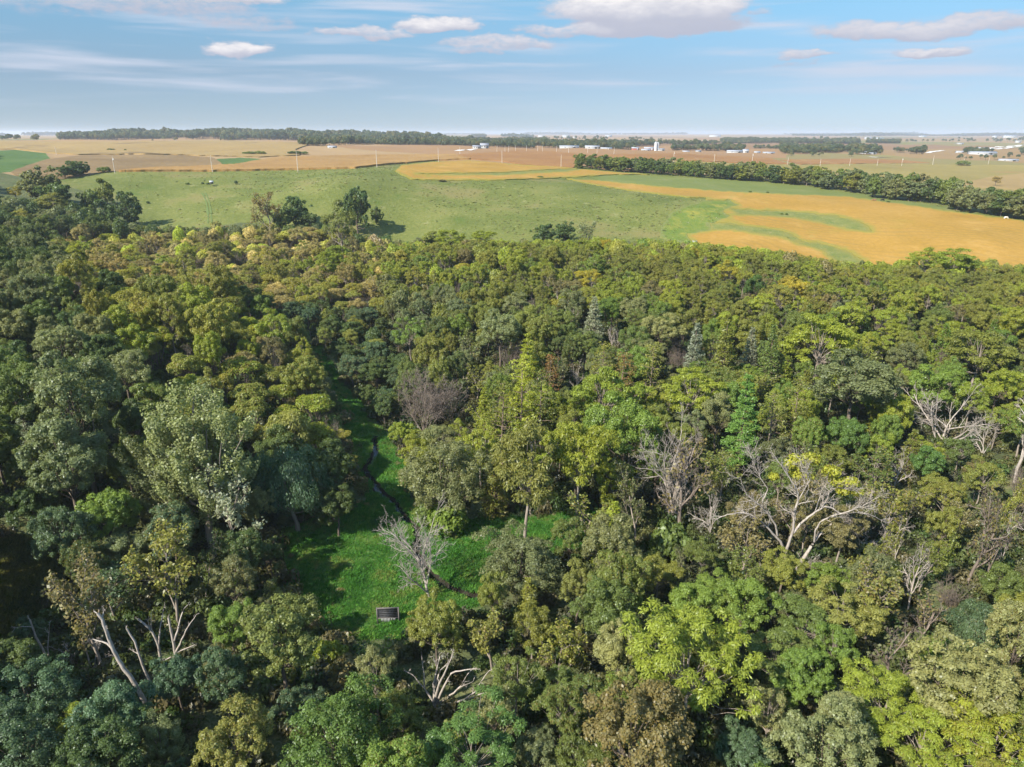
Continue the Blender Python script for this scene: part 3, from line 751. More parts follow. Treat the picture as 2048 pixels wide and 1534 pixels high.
def flat_tree(seed, R0=3.4, H=8.6, caps=13, kind='flat', leaves=260):
    """many thin bare stems carrying small flattened leafy caps"""
    R = np.random.default_rng(seed); t = Tubes()
    C = []; N = []; A_ = []; K = []
    i = np.arange(caps) + .5; rr = R0 * .82 * np.sqrt(i / caps); th = i * 2.39996 + R.random() * 6
    for j in range(caps):
        tip = np.array([rr[j] * math.cos(th[j]), rr[j] * math.sin(th[j]), H - .6 - .14 * rr[j] ** 2 - R.random() * 1.3])
        b0 = np.array([*(R.normal(size=2) * .55), -.3])
        mid = b0 * .55 + tip * .45 + np.array([*(-tip[:2] * .18), 0])
        t.add(np.array([b0, (b0 + mid) / 2 + R.normal(size=3) * .1, mid, (mid + tip) / 2 + R.normal(size=3) * .12, tip]), np.array([.085, .075, .06, .042, .015]), 4)
        for q in range(4):
            a = mid + (tip - mid) * (.35 + .15 * q); e = a + np.array([R.normal() * .8, R.normal() * .8, .9 + .4 * R.random()])
            t.add(np.array([a, (a + e) / 2 + R.normal(size=3) * .08, e]), np.array([.03, .022, .012]), 3)
        pr = R.uniform(.95, 1.45); n_ = int(leaves * pr ** 2 * .8)
        q = norm(R.normal(size=(n_, 3)) + np.array([0, 0, .55]))
        C.append(tip + q * pr * np.array([1.1, 1.1, .6]) * (1 - .45 * R.random((n_, 1)) ** 2)); N.append(q * .55 + np.array([0, 0, .8]) + R.normal(size=(n_, 3)) * .4); A_.append(q * np.array([1, 1, .35])); K.append(np.full(n_, R.random()))
    C = np.concatenate(C); N = np.concatenate(N); A_ = np.concatenate(A_); K = np.concatenate(K); s = R.uniform(.65, 1.25, len(C))
    crown = card_mesh(kind + '_crown', cards(C, N, .46 * s, .17 * s, R, A_, .25), R, LEAF, K)
    v, f = t.arrays()
    register(kind, mesh_from(kind + '_trunk', v, f, [TWIG], True), crown, H, R0 * 2.05, H - 1.8)
def thin_tree(seed, H=12.0, kind='thin', leaf=.5, spread=.62, lv=4, mat=None, L=.42, Wd=.26, per=5):
    """an open tree whose branches show through sparse leaves"""
    R = np.random.default_rng(seed); out = []
    P_ = dict(seg=(6, 5, 4, 3, 3), wob=.13, up=(.03, .10, .08, .03, 0), taper=.5, n=(6, 5, 4, 4), start=(.32, .25, .2, .2), ang=(spread, .62, .7, .8), len=(.52, .52, .5, .5), rad=.55)
    grow(R, (0, 0, -.3), (R.normal() * .05, R.normal() * .05, 1), H * .72, .21, 0, lv, out, P_)
    v, f = tubes_of(out, .012)
    trunk = mesh_from(kind + '_trunk', v, f, [mat or BARK_PALE], True)
    C = []; N = []; K = []
    for pts, rr, l_, lm in out:
        if l_ < lv - 1 or R.random() > leaf: continue
        n_ = per if l_ == lv else 2
        u = R.random((n_, 1)); base = pts[-2] * (1 - u) + pts[-1] * u
        C.append(base + R.normal(size=(n_, 3)) * .22); N.append(R.normal(size=(n_, 3)) * .7 + np.array([-.2, 0, .7])); K.append(np.full(n_, R.random()))
    C = np.concatenate(C); N = np.concatenate(N); K = np.concatenate(K); s = R.uniform(.6, 1.3, len(C))
    allp_ = np.concatenate([o[0] for o in out]); top = allp_[:, 2].max(); wid = np.percentile(np.hypot(allp_[:, 0], allp_[:, 1]), 96) * 2
    crown = card_mesh(kind + '_crown', cards(C, N, L * s, Wd * s, R), R, LEAF, K)
    register(kind, trunk, crown, top, wid, top * .68)
def upright_tree(seed, R0=4.8, H=17.0, kind='upright', leaves=300):
    """tall poplar-like crown of steep sprays"""
    R = np.random.default_rng(seed); k = 95
    d, c = envelope(R, k, R0 * .85, H * .44, -.8, .6); cz = H * .56; c = c + np.array([0, 0, cz])
    C = []; N = []; K = []; A_ = []
    for i in range(k):
        n_ = int(leaves * R.uniform(.6, 1.4)); q = norm(R.normal(size=(n_, 3)) + d[i] * .4)
        up = norm(np.array([d[i][0] * .5, d[i][1] * .5, 1.1]))
        h_ = R.uniform(.9, 1.9); w_ = R.uniform(.45, .8)
        C.append(c[i] + up * (R.random((n_, 1)) - .35) * h_ * 1.3 + q * w_ * np.array([1, 1, .8])); N.append(q + R.normal(size=(n_, 3)) * .5 + np.array([-.1, 0, .2])); K.append(np.full(n_, R.random())); A_.append(np.tile(up, (n_, 1)))
    C = np.concatenate(C); N = np.concatenate(N); K = np.concatenate(K); A_ = np.concatenate(A_); s = R.uniform(.6, 1.3, len(C))
    crown = card_mesh(kind + '_crown', cards(C, N, .22 * s, .16 * s, R), R, LEAF, K)
    tips = c[R.permutation(k)[:30]]
    register(kind, trunk_mesh(kind + '_trunk', R, H * .9, H * .22, .38, BARK_PALE, tips, .4), crown, H, R0 * 2.05, cz)
def weeping_tree(seed, R0=4.6, H=11.0, kind='weeping', leaves=300):
    R = np.random.default_rng(seed); k = 60
    d, c = envelope(R, k, R0 * .8, H * .36, -.5, .35); cz = H * .6; c = c + np.array([0, 0, cz])
    C = []; N = []; K = []; A_ = []
    for i in range(k):
        n_ = int(leaves * R.uniform(.7, 1.3)); q = norm(R.normal(size=(n_, 3)) + d[i] * .6)
        dr = np.array([d[i][0] * .5, d[i][1] * .5, -1.0])
        C.append(c[i] + q * R.uniform(.8, 1.3) * np.array([1, 1, .8]) + norm(dr) * R.random((n_, 1)) * .9); N.append(q + R.normal(size=(n_, 3)) * .4); K.append(np.full(n_, R.random())); A_.append(np.tile(norm(dr), (n_, 1)))
    C = np.concatenate(C); N = np.concatenate(N); K = np.concatenate(K); A_ = np.concatenate(A_); s = R.uniform(.6, 1.3, len(C))
    crown = card_mesh(kind + '_crown', cards(C, N, .40 * s, .09 * s, R, A_, .5), R, LEAF, K)
    register(kind, trunk_mesh(kind + '_trunk', R, H * .8, H * .25, .3, BARK_PALE, c[R.permutation(k)[:16]], .4), crown, H, R0 * 2.1, cz)
def pine_tree(seed, H=19.0, R0=3.4, kind='pine', whorls=13, base=.22, pad=1.0, bark=None, dens=46, sparse=0.0):
    R = np.random.default_rng(seed); t = Tubes()
    zz = np.linspace(-.4, H * .985, 9); t.add(np.c_[np.cumsum(R.normal(size=(9, 2)) * .05, 0), zz], .26 * (1 - .92 * np.clip(zz / H, 0, 1)) + .012, 6)
    C = []; N = []; A_ = []; K = []
    for w in range(whorls):
        f = w / (whorls - 1); z = H * (base + (1 - base) * .97 * f)
        rad = R0 * (1 - f) ** .72 * (.55 + .45 * min(1, f * 5 + .4)) + .28
        nb = 6 if f < .8 else 4; ph = R.random() * 6
        for j in range(nb):
            th = ph + j * 2 * math.pi / nb + R.normal() * .2; ln = rad * R.uniform(.72, 1.18)
            dr = np.array([math.cos(th), math.sin(th), 0])
            p0 = np.array([0, 0, z]); p2 = p0 + dr * ln + np.array([0, 0, -.10 * ln + .18 * R.normal()]); p1 = (p0 + p2) / 2 + np.array([0, 0, -.07 * ln])
            t.add(np.array([p0, p1, p2]), np.array([.06, .045, .015]) * (1.2 - .6 * f), 4)
            if R.random() < sparse: continue
            n_ = int(dens * (.35 + ln / R0)); u = .28 + .72 * R.random((n_, 1)) ** .8
            base_ = p0 * (1 - u) + p2 * u; lat = np.cross(dr, [0, 0, 1])
            C.append(base_ + lat * R.normal(size=(n_, 1)) * .42 * pad * (.5 + .6 * u) + np.array([0, 0, 1]) * (R.random((n_, 1)) * .42 + .02))
            N.append(np.array([0, 0, .9]) + R.normal(size=(n_, 3)) * .5); A_.append(np.tile(dr + np.array([0, 0, .5]), (n_, 1)) + R.normal(size=(n_, 3)) * .5); K.append(np.full(n_, R.random()))
    n_ = 60; C.append(np.c_[R.normal(size=(n_, 2)) * .18, H * (.93 + .07 * R.random(n_))]); N.append(R.normal(size=(n_, 3))); A_.append(np.tile([0, 0, 1.], (n_, 1))); K.append(R.random(n_))
    C = np.concatenate(C); N = np.concatenate(N); A_ = np.concatenate(A_); K = np.concatenate(K); s = R.uniform(.6, 1.3, len(C))
    crown = card_mesh(kind + '_crown', cards(C, N, .50 * s, .17 * s, R, A_), R, LEAF, K)
    v, f = t.arrays()
    register(kind, mesh_from(kind + '_trunk', v, f, [bark or PINEB], True), crown, H, R0 * 2, H * .58)
def old_pine(seed, H=16.0, R0=2.9, kind='oldpine', clumps=34):
    """a bare-stemmed pine with ragged needle clumps in the upper half"""
    R = np.random.default_rng(seed); t = Tubes()
    zz = np.linspace(-.4, H * .97, 8); tr_ = np.c_[np.cumsum(R.normal(size=(8, 2)) * .12, 0), zz]; t.add(tr_, .2 * (1 - .85 * np.clip(zz / H, 0, 1)) + .01, 6)
    C = []; N = []; K = []
    for i in range(clumps):
        f = .36 + .62 * (i + R.random()) / clumps; z = H * f; th = i * 2.4 + R.normal() * .3
        ln = R0 * (1.05 - .75 * max(0, (f - .5) / .5)) * R.uniform(.45, 1.1)
        j = np.clip(np.searchsorted(zz, z) - 1, 0, 6); p0 = tr_[j] + (tr_[j + 1] - tr_[j]) * (z - zz[j]) / (zz[j + 1] - zz[j])
        p2 = p0 + np.array([math.cos(th) * ln, math.sin(th) * ln, .25 * ln * R.uniform(-.2, 1)]); t.add(np.array([p0, (p0 + p2) / 2 + R.normal(size=3) * .1, p2]), np.array([.055, .04, .015]), 4)
        pr = R.uniform(.5, .95); n_ = int(75 * pr ** 2); q = norm(R.normal(size=(n_, 3)) + np.array([0, 0, .4])); C.append(p2 + q * pr * np.array([1.1, 1.1, .6])); N.append(q + R.normal(size=(n_, 3)) * .6); K.append(np.full(n_, R.random()))
    for i in range(10):
        z = H * (.18 + .2 * R.random()); th = R.random() * 6.3; ln = R.uniform(.6, 1.7); p0 = np.array([0, 0, z]); t.add(np.array([p0, p0 + np.array([math.cos(th) * ln, math.sin(th) * ln, -.1])]), np.array([.035, .012]), 3)
    C = np.concatenate(C); N = np.concatenate(N); K = np.concatenate(K); s = R.uniform(.6, 1.3, len(C))
    crown = card_mesh(kind + '_crown', cards(C, N, .42 * s, .16 * s, R), R, LEAF, K)
    v, f = t.arrays(); register(kind, mesh_from(kind + '_trunk', v, f, [PINEB], True), crown, H, R0 * 2, H * .68)
def bush(seed, R0=1.7, H=2.6, kind='bush', leaves=1500, L=.34, Wd=.22):
    R = np.random.default_rng(seed); k = 16
    d, c = envelope(R, k, R0 * .75, H * .38, -.3, .35); c = c + np.array([0, 0, H * .48])
    C = []; N = []; K = []
    for i in range(k):
        n_ = leaves // k; q = norm(R.normal(size=(n_, 3)) + d[i] * .5 + np.array([0, 0, .3])); C.append(c[i] + q * R0 * R.uniform(.25, .42) * (1 - .4 * R.random((n_, 1)) ** 2)); N.append(q + R.normal(size=(n_, 3)) * .5); K.append(np.full(n_, R.random()))
    C = np.concatenate(C); N = np.concatenate(N); K = np.concatenate(K); s = R.uniform(.6, 1.3, len(C)); C[:, 2] = np.maximum(C[:, 2], .05)
    crown = card_mesh(kind + '_crown', cards(C, N, L * s, Wd * s, R), R, LEAF, K)
    t = Tubes()
    for i in range(9): t.add(np.array([[R.normal() * .1, R.normal() * .1, -.2], c[i] * np.array([.45, .45, .5]), c[i]]), np.array([.05, .035, .015]), 3)
    v, f = t.arrays(); register(kind, mesh_from(kind + '_stems', v, f, [BARK], True), crown, H, R0 * 2, H * .5)
def low_tree(seed, R0=4.6, rz=4.6, H=12.5, puffs=22, leaves=20, lsz=1.0):
    """light version for woods far off: one mesh, crown and trunk"""
    R = np.random.default_rng(seed); cz = H - rz * .92
    d, c = envelope(R, puffs, R0 * .76, rz * .76); c = c + np.array([0, 0, cz]); C = []; N = []; K = []
    for i in range(puffs):
        q = norm(R.normal(size=(leaves, 3)) + d[i] * .7 + np.array([0, 0, .3])); C.append(c[i] + q * R0 * R.uniform(.24, .36)); N.append(q + R.normal(size=(leaves, 3)) * .4); K.append(np.full(leaves, R.random()))
    C = np.concatenate(C); N = np.concatenate(N); K = np.concatenate(K); s = R.uniform(.7, 1.3, len(C))
    v = cards(C, N, 1.35 * lsz * s, .95 * lsz * s, R); nq = len(v) // 4; fq = np.arange(nq * 4).reshape(-1, 4)
    t = Tubes(); t.add(np.array([[0, 0, -.5], [.1, 0, H * .35], [0, .1, H * .7]]), np.array([.32, .24, .1]), 5); tv, tf = t.arrays()
    r = np.concatenate([np.stack([.7 * R.random(nq) + .3 * K, R.random(nq), K], 1), np.zeros((len(tf), 3))])
    me = mesh_from('far_tree', np.concatenate([v, tv]), [fq, tf + len(v)], [LEAF_I, BARK], attrs={'leaf_rand': ('FACE', 'FLOAT_VECTOR', r)}, mat_idx=np.r_[np.zeros(nq, int), np.ones(len(tf), int)])
    return me

for s in range(6): round_tree(100 + s, rz=4.2 + .25 * (s % 3), H=13 + .4 * s, nl=17 + s)
for s in range(3): round_tree(140 + s, R0=4.8, rz=4.2, H=13.5, nl=24, sub=13, leaves=135, lr=(.2, .36), subr=(.24, .42), kind='fine', L=.195, Wd=.125, spiky=.3)
for s in range(5): feathery_tree(200 + s, rz=3.7 + .2 * s, nl=18 + s)
for s in range(2): feathery_tree(240 + s, R0=7.0, rz=5.0, H=15.5, nl=46, sub=10, leaves=115, kind='feathery_big', L=.36, Wd=.11, lr=(.12, .24))
for s in range(2): round_tree(250 + s, R0=6.4, rz=5.8, H=13.5, nl=40, sub=12, leaves=130, lr=(.16, .30), kind='round_big', low=-.92)
for s in range(4): round_tree(260 + s, R0=4.4, rz=4.8, H=9.6, nl=20, sub=8, leaves=60, L=.42, Wd=.3, kind='hedge', low=-.95)
for s in range(5): flat_tree(300 + s, caps=13 + s)
for s in range(5): thin_tree(400 + s, leaf=.55 + .08 * s)
for s in range(2): upright_tree(500 + s)
for s in range(2): weeping_tree(550 + s)
for s in range(2): pine_tree(600 + s, dens=120, pad=1.25)
for s in range(3): pine_tree(620 + s, H=12.5, R0=2.4, kind='spruce', whorls=20, base=.06, pad=.75, dens=34)
for s in range(3): old_pine(650 + s)
for s in range(3): bush(700 + s)
for s in range(3): thin_tree(730 + s, H=7.5, kind='twiggy', leaf=.22, spread=.75, lv=4, mat=TWIG, per=3, L=.3, Wd=.2)
print('templates', sum(len(v) for v in TEMPL.values()), sum(len(t['crown'].polygons) + len(t['trunk'].polygons) for v in TEMPL.values() for t in v), time.perf_counter() - T0)
# ------------------------------------------------------------------ dead wood
def dead_tree(seed, H=11.0, kind='dead', n0=6, start=.25, spread=.7, lv=4, trunk=.55, rad=.24, mat=None, up=(.02, .06, .05, .02), wob=.14, nn=(5, 4, 3), lens=(.75, .5, .48, .45)):
    R = np.random.default_rng(seed); out = []
    P_ = dict(seg=(5, 6, 4, 3, 3), wob=wob, up=up, taper=.5, n=(n0, *nn), start=(start, .25, .2, .2), ang=(spread, .6, .7, .8), len=lens, rad=.6)
    grow(R, (0, 0, -.3), (R.normal() * .06, R.normal() * .06, 1), H * trunk, rad, 0, lv, out, P_)
    v, f = tubes_of(out, .016, levels=(0,))
    trunk_m = mesh_from(kind + '_trunk', v, f, [mat or DEADW], True); limbs = []
    for i in sorted({o[3] for o in out if o[2] > 0}):
        a = tubes_of([o for o in out if o[2] > 0], .014, limb=i)
        limbs.append(mesh_from(kind + '_limb', a[0], a[1], [mat or DEADW], True))
    allp_ = np.concatenate([o[0] for o in out]); top = allp_[:, 2].max(); wid = np.percentile(np.hypot(allp_[:, 0], allp_[:, 1]), 97) * 2
    register(kind, trunk_m, None, top, wid, top * .6, limbs)
for s in range(3): dead_tree(800 + s)
for s in range(2): dead_tree(820 + s, H=9, kind='deadfan', n0=9, start=.02, spread=1.0, trunk=.3, rad=.2, lens=(2.0, .5, .5, .45), up=(.02, .05, .05, .02))
dead_tree(840, H=10, kind='meadowbare', n0=7, start=.22, spread=.55, trunk=.5, rad=.20, mat=DEADW, lens=(1.15, .55, .5, .5), nn=(6, 5, 4), up=(.02, .05, .05, .02))
for s in range(2): dead_tree(850 + s, H=7, kind='thicket', n0=12, start=.02, spread=.45, trunk=.25, rad=.10, mat=TWIG, lens=(3.2, .42, .5, .5), nn=(7, 5, 4), up=(.02, .06, .05, .02))

# ------------------------------------------------------------------ placing trees
PAL = {
    'yellow-green': (0.264, 0.308, 0.042), 'bright green': (0.176, 0.248, 0.046), 'vivid green': (.112, .190, .046), 'mid green': (0.155, 0.199, 0.049), 'dark green': (0.103, 0.147, 0.045),
    'blue-green': (0.102, 0.162, 0.079), 'grey-green': (0.196, 0.220, 0.092), 'pale grey-green': (.255, .275, .112), 'olive green': (0.213, 0.233, 0.049), 'olive-yellow': (0.283, 0.283, 0.056),
    'tan': (.36, .300, .115), 'golden yellow': (.38, .335, .045), 'rust-brown': (.32, .13, .06), 'brownish olive': (.215, .190, .078), 'silvery green': (.29, .325, .235), 'dull green': (0.166, 0.179, 0.074),
}
NAMES = {'feathery_big': 'feathery_tree', 'round_big': 'broadleaf_tree', 'hedge': 'hedgerow_tree', 'round': 'broadleaf_tree', 'fine': 'leafy_tree', 'feathery': 'feathery_tree', 'flat': 'flat_topped_tree', 'thin': 'open_crowned_tree', 'upright': 'upright_tree', 'weeping': 'drooping_tree', 'pine': 'pine_tree', 'oldpine': 'pine_tree', 'spruce': 'spruce_tree', 'bush': 'shrub', 'twiggy': 'open_crowned_tree', 'dead': 'dead_tree', 'deadfan': 'dead_tree', 'meadowbare': 'bare_tree', 'thicket': 'bare_tree'}
WORDS = {'feathery_big': 'feathery-crowned tree', 'round_big': 'round-crowned tree', 'hedge': 'full-crowned tree', 'round': 'round-crowned tree', 'fine': 'fine-leaved round tree', 'feathery': 'feathery-crowned tree', 'flat': 'small flat-topped tree', 'thin': 'thin-leaved open tree', 'upright': 'upright tree', 'weeping': 'drooping tree', 'pine': 'layered pine', 'oldpine': 'ragged pine', 'spruce': 'narrow spruce', 'bush': 'low shrub', 'twiggy': 'twiggy half-bare tree', 'dead': 'dead tree', 'deadfan': 'dead tree', 'meadowbare': 'bare tree', 'thicket': 'bare grey thicket tree'}
TREES = []    # dict rows: kind, x, y, z, w, h, colour name, label, px, py (crown centre in the picture)
def put_tree(kind, x, y, w, h, colour, alpha=1.0, label=None, variant=None, rot=None, group=None, jit=.12, cat='tree'):
    T_ = TEMPL[kind]; t = T_[variant % len(T_)] if variant is not None else T_[random.randrange(len(T_))]
    z = float(hz(x, y))
    root = bpy.data.objects.new(NAMES[kind], None); COL.objects.link(root)
    root.empty_display_size = .5
    root.location = (x, y, z - .05); root.rotation_euler = (0, 0, random.random() * 6.283 if rot is None else rot)
    sx = w / t['w']; root.scale = (sx, sx, h / t['h'])
    o = bpy.data.objects.new('stems' if kind == 'bush' else 'trunk', t['trunk']); COL.objects.link(o); o.parent = root
    if t['limbs']:
        for lm in t['limbs']:
            o = bpy.data.objects.new('limb', lm); COL.objects.link(o); o.parent = root
    if t['crown'] is not None:
        o = bpy.data.objects.new('foliage' if kind == 'bush' else 'crown', t['crown']); COL.objects.link(o); o.parent = root
        c = PAL[colour] if isinstance(colour, str) else colour
        k = 1 + random.uniform(-jit, jit); k2 = random.uniform(-jit, jit) * .6
        o.color = (c[0] * k * (1 + k2), c[1] * k, c[2] * k * (1 - k2), alpha)
    px, py, dep = project((x, y, z + h * .62))
    root['category'] = 'shrub' if kind == 'bush' else cat
    if label: root['label'] = label
    if group: root['group'] = group
    row = dict(o=root, kind=kind, x=x, y=y, z=z, w=w, h=h, colour=colour if isinstance(colour, str) else '', label=label, px=px, py=py, wp=w * FPX / dep, hero=False)
    TREES.append(row)
    return row
def hero(kind, cx, cy_, wpx, colour, label=None, vs=1.0, alpha=1.0, variant=None, hp=None):
    """put a crown with its middle at a pixel, wpx wide; hp: whole height in pixels where it matters"""
    t = TEMPL[kind][(variant or 0) % len(TEMPL[kind])]
    h = t['h']; w = t['w']
    for _ in range(6):
        p = cast(cx, cy_, off=h * t['cz'] / t['h'])
        dep = p[1] * CP - (p[2] + h * t['cz'] / t['h'] - CAM_Z) * SP
        w = wpx * dep / FPX; h = t['h'] * w / t['w'] * vs
    r = put_tree(kind, p[0], p[1], w, h, colour, alpha, label, variant)
    r['hero'] = True; r['px'], r['py'] = cx, cy_; r['hp'] = h * .62 * FPX / dep * .85
    return r
def at_base(kind, bx, by, hpx, wpx, colour='', label=None, variant=0, alpha=1.0, rot=None):
    p = cast(bx, by); dep = p[1] * CP - (p[2] - CAM_Z) * SP
    h = hpx * dep / FPX / math.cos(math.atan2(CAM_Z - p[2], p[1])) ; w = wpx * dep / FPX
    r = put_tree(kind, p[0], p[1], w, h, colour or 'olive green', alpha, label, variant, rot)
    r['hero'] = True; r['px'], r['py'] = bx, by - hpx * .5; r['hp'] = hpx
    return r
H_ = hero
# --- foreground, left to right
H_('round_big', 30, 1500, 210, 'blue-green', 'blue-green broadleaf crown cut by the bottom left corner of the photo', .95, variant=1)  # shade of this corner is carried in the blue-green leaf colour
H_('round_big', 60, 1395, 190, 'blue-green', 'dark blue-green tree above the bottom left corner, below the leaning snags', .9, variant=0)
H_('fine', 155, 1450, 84, 'yellow-green', 'small bright yellow-green crown poking out of dark trees at bottom left', 1.1, .8, 0)
H_('round', 195, 1525, 180, 'dark green', 'dark green tree just under the small bright yellow-green crown', .9, variant=2)
H_('upright', 325, 1490, 105, 'grey-green', 'narrow grey-green tree at the bottom edge, beside the dark gap', .9, variant=0)
H_('fine', 470, 1480, 178, (.215, .232, .062), 'yellowish olive round tree at the bottom edge, next to the vivid green one', .95, .9, 1)
H_('round_big', 680, 1465, 240, 'vivid green', 'vivid green round tree with lumpy crown, bottom edge below the meadow board', .95, variant=3)
H_('feathery_big', 945, 1500, 235, 'vivid green', 'vivid green feathery tree below the bleached dead branches', .85, variant=1)
H_('fine', 1075, 1510, 110, 'grey-green', 'grey-green crown between the vivid green and the brownish tree, bottom edge', .9, variant=2)
H_('fine', 1275, 1470, 235, 'brownish olive', 'brownish olive tree with turning leaves at the bottom edge', .95, .62, 0)
H_('round', 1490, 1500, 120, 'blue-green', 'dark blue-green crown in the gap beside the brownish tree', .9, variant=4)
H_('fine', 1650, 1495, 225, 'pale grey-green', 'pale grey-green rounded tree at the bottom edge', .95, variant=1)
H_('feathery_big', 1375, 1310, 265, 'yellow-green', 'large bright yellow-green feathery tree, biggest of the lower right trees', 1.0, variant=0)
H_('feathery_big', 1770, 1400, 190, 'yellow-green', 'bright yellow-green feathery tree beneath the pale rounded tree', .8, variant=2)
H_('feathery_big', 1850, 1480, 210, 'yellow-green', 'yellow-green feathery crown low at the right, second from the corner', .8, .95, 3)
H_('feathery_big', 1990, 1470, 210, 'yellow-green', 'yellow-green feathery crown filling the bottom right corner', .85, .9, 4)
H_('fine', 1925, 1365, 205, 'pale grey-green', 'pale grey-green dome-shaped tree above the yellow-green feathery ones', .9, variant=2)
H_('fine', 2035, 1270, 110, 'pale grey-green', 'tall pale grey-green tree touching the right edge', 1.5, .9, 0)
H_('round', 1610, 1350, 130, 'bright green', 'leafy green tree standing between the large feathery tree and the pale dome', .95, variant=5)
H_('feathery', 1560, 1310, 150, 'mid green', 'mid green tree close behind the large yellow-green feathery tree', .9, variant=1)
H_('round', 1440, 1190, 105, 'bright green', 'small bright green crown left of the big pale dead tree base', 1.0, variant=0)
H_('round', 1490, 1215, 125, 'bright green', 'bright green rounded tree below and left of the big pale dead tree', .9, variant=1)
H_('round', 1390, 1210, 110, 'bright green', 'bright green tree above the large yellow-green feathery tree', .9, variant=2)
H_('fine', 1580, 1215, 100, 'dull green', 'dull green bushy tree directly beneath the big pale dead tree', .85, variant=1)
H_('feathery', 1690, 1215, 155, (.215, .232, .062), 'olive-yellow rounded tree right of the big pale dead tree base', .85, variant=3)
H_('round', 1655, 1155, 85, 'bright green', 'small light green crown at the foot of the big pale dead tree', .9, variant=4)
H_('feathery', 1610, 1245, 130, 'mid green', 'green feathery tree below the olive-yellow rounded tree', .9, variant=0)
H_('thin', 1745, 1185, 120, (.215, .232, .062), 'open tree with orange-tinged top right of the big dead tree', 1.0, .7, 1)
H_('twiggy', 1850, 1230, 150, 'brownish olive', 'half-bare grey-limbed tree with brownish twigs at lower right', .95, .8, 0)
H_('twiggy', 1795, 1300, 130, 'dull green', 'grey twiggy half-bare tree above the pale dome-shaped tree', 1.0, .9, 1)
H_('weeping', 1960, 1250, 120, 'blue-green', 'soft blue-green tree with one orange branch near the right edge', .85, .97, 0)
H_('round', 2010, 1170, 90, 'mid green', 'green bush-like tree by the right edge above the soft blue-green one', .9, variant=3)
H_('fine', 1235, 1300, 110, 'pale grey-green', 'pale green tree left of the large yellow-green feathery tree', 1.0, variant=0)
H_('round', 1205, 1225, 125, 'mid green', 'green tree above the pale green one, lower middle', 1.05, variant=1)
H_('fine', 1155, 1165, 95, (.215, .232, .062), 'yellowish olive crown on the meadow edge, right of the dark oak', 1.1, variant=1)
H_('round_big', 1045, 1120, 185, 'grey-green', 'dark grey-green spreading oak at the lower end of the meadow', .75, variant=5)
H_('thin', 985, 1250, 105, (.215, .232, .062), 'slim olive-yellow tree below the dark spreading oak', 1.15, .9, 4)
H_('fine', 870, 1245, 112, 'olive green', 'olive tree right of the meadow board', 1.1, variant=2)
H_('feathery', 1065, 1250, 95, 'olive green', 'olive feathery tree beside the slim olive-yellow one', 1.0, variant=2)
H_('thin', 1120, 1290, 100, 'olive green', 'open olive tree above the bleached dead branches', 1.0, .9, 3)
H_('fine', 800, 1420, 105, 'olive green', 'olive rounded tree left of the bleached dead branches', .85, variant=1)
H_('bush', 690, 1345, 85, 'brownish olive', 'brownish bush above the vivid green round tree', 1.0, .6, 0)
H_('bush', 660, 1310, 70, 'yellow-green', 'yellow-green bush above the brownish bush', 1.1, 1.0, 1)
H_('bush', 560, 1350, 60, (.215, .232, .062), 'yellowish bush between the yellowish olive tree and the meadow', 1.2, .9, 2)
H_('fine', 555, 1270, 175, (.215, .232, .062), 'leafy yellow-olive tree at the lower left corner of the meadow', 1.0, variant=2)
H_('round', 462, 1250, 95, 'bright green', 'bright green crown left of the leafy yellow-olive tree', 1.0, variant=2)
H_('thin', 545, 1165, 80, (.215, .232, .062), 'slender yellow-olive tree rising at the left meadow edge', 1.2, .9, 2)
H_('thin', 335, 1130, 135, (.215, .232, .062), 'tall thin yellowish tree above the pale upright snags', 1.1, .92, 3)
H_('round', 245, 1105, 115, 'grey-green', 'grey dark-leaved tree left of the tall thin yellowish tree', .8, variant=0)
H_('thin', 165, 1190, 140, 'brownish olive', 'thin brown-leaved tree leaning among the snags', 1.1, .75, 1)
H_('round', 355, 1350, 95, 'blue-green', 'blue-green crown in front of the pale upright snags', 1.1, variant=4)
# --- middle, left
H_('upright', 395, 915, 230, 'pale grey-green', 'large pale grey-green upright tree, tallest in the middle left', .92, variant=0)
H_('upright', 330, 960, 160, 'grey-green', 'grey-green tree joined to the large pale upright tree', .9, variant=1)
H_('thin', 450, 1020, 130, 'silvery green', 'thin silvery tree with pale stem at the meadow edge', 1.2, variant=4)
H_('weeping', 585, 965, 165, 'blue-green', 'dark drooping willow-like tree between the pale upright tree and the creek', 1.0, variant=0)
H_('round', 655, 935, 110, 'dark green', 'dark tree beside the creek glint', 1.0, variant=3)
H_('round', 672, 1005, 85, 'dark green', 'dark bushy tree below the creek glint, left bank', .9, variant=2)
H_('round', 560, 900, 100, 'dark green', 'dark crown behind the drooping willow-like tree', .9, variant=1)
H_('fine', 150, 800, 175, 'grey-green', 'tall olive-grey tree above the left clearing', 1.15, variant=0)
H_('round', 130, 930, 165, 'grey-green', 'grey-green leafy tree below the tall olive-grey one', 1.1, variant=1)
H_('round', 40, 790, 120, 'mid green', 'green tree at the left edge next to the tall olive-grey tree', 1.1, variant=2)
H_('round', 210, 1030, 115, 'bright green', 'bright green tree left of the large pale upright tree', 1.05, variant=5)
H_('round', 255, 910, 80, 'mid green', 'narrow green crown between the tall olive-grey and pale upright trees', 1.3, variant=4)
H_('fine', 120, 690, 105, 'pale grey-green', 'light green rounded crown catching sun, upper left slope', .85, variant=2)
H_('round', 20, 650, 80, 'pale grey-green', 'light green crown at the left edge, upper slope', .9, variant=3)
H_('fine', 255, 740, 125, 'grey-green', 'rounded grey-green crown right of the sunlit light green one', .9, variant=1)
H_('spruce', 48, 850, 45, 'silvery green', 'silvery spruce tip by the left edge', 1.0, variant=0)
H_('flat', 575, 850, 95, (.215, .232, .062), 'flat-topped olive tree with bare grey stems above the drooping willow', 1.3, variant=2)
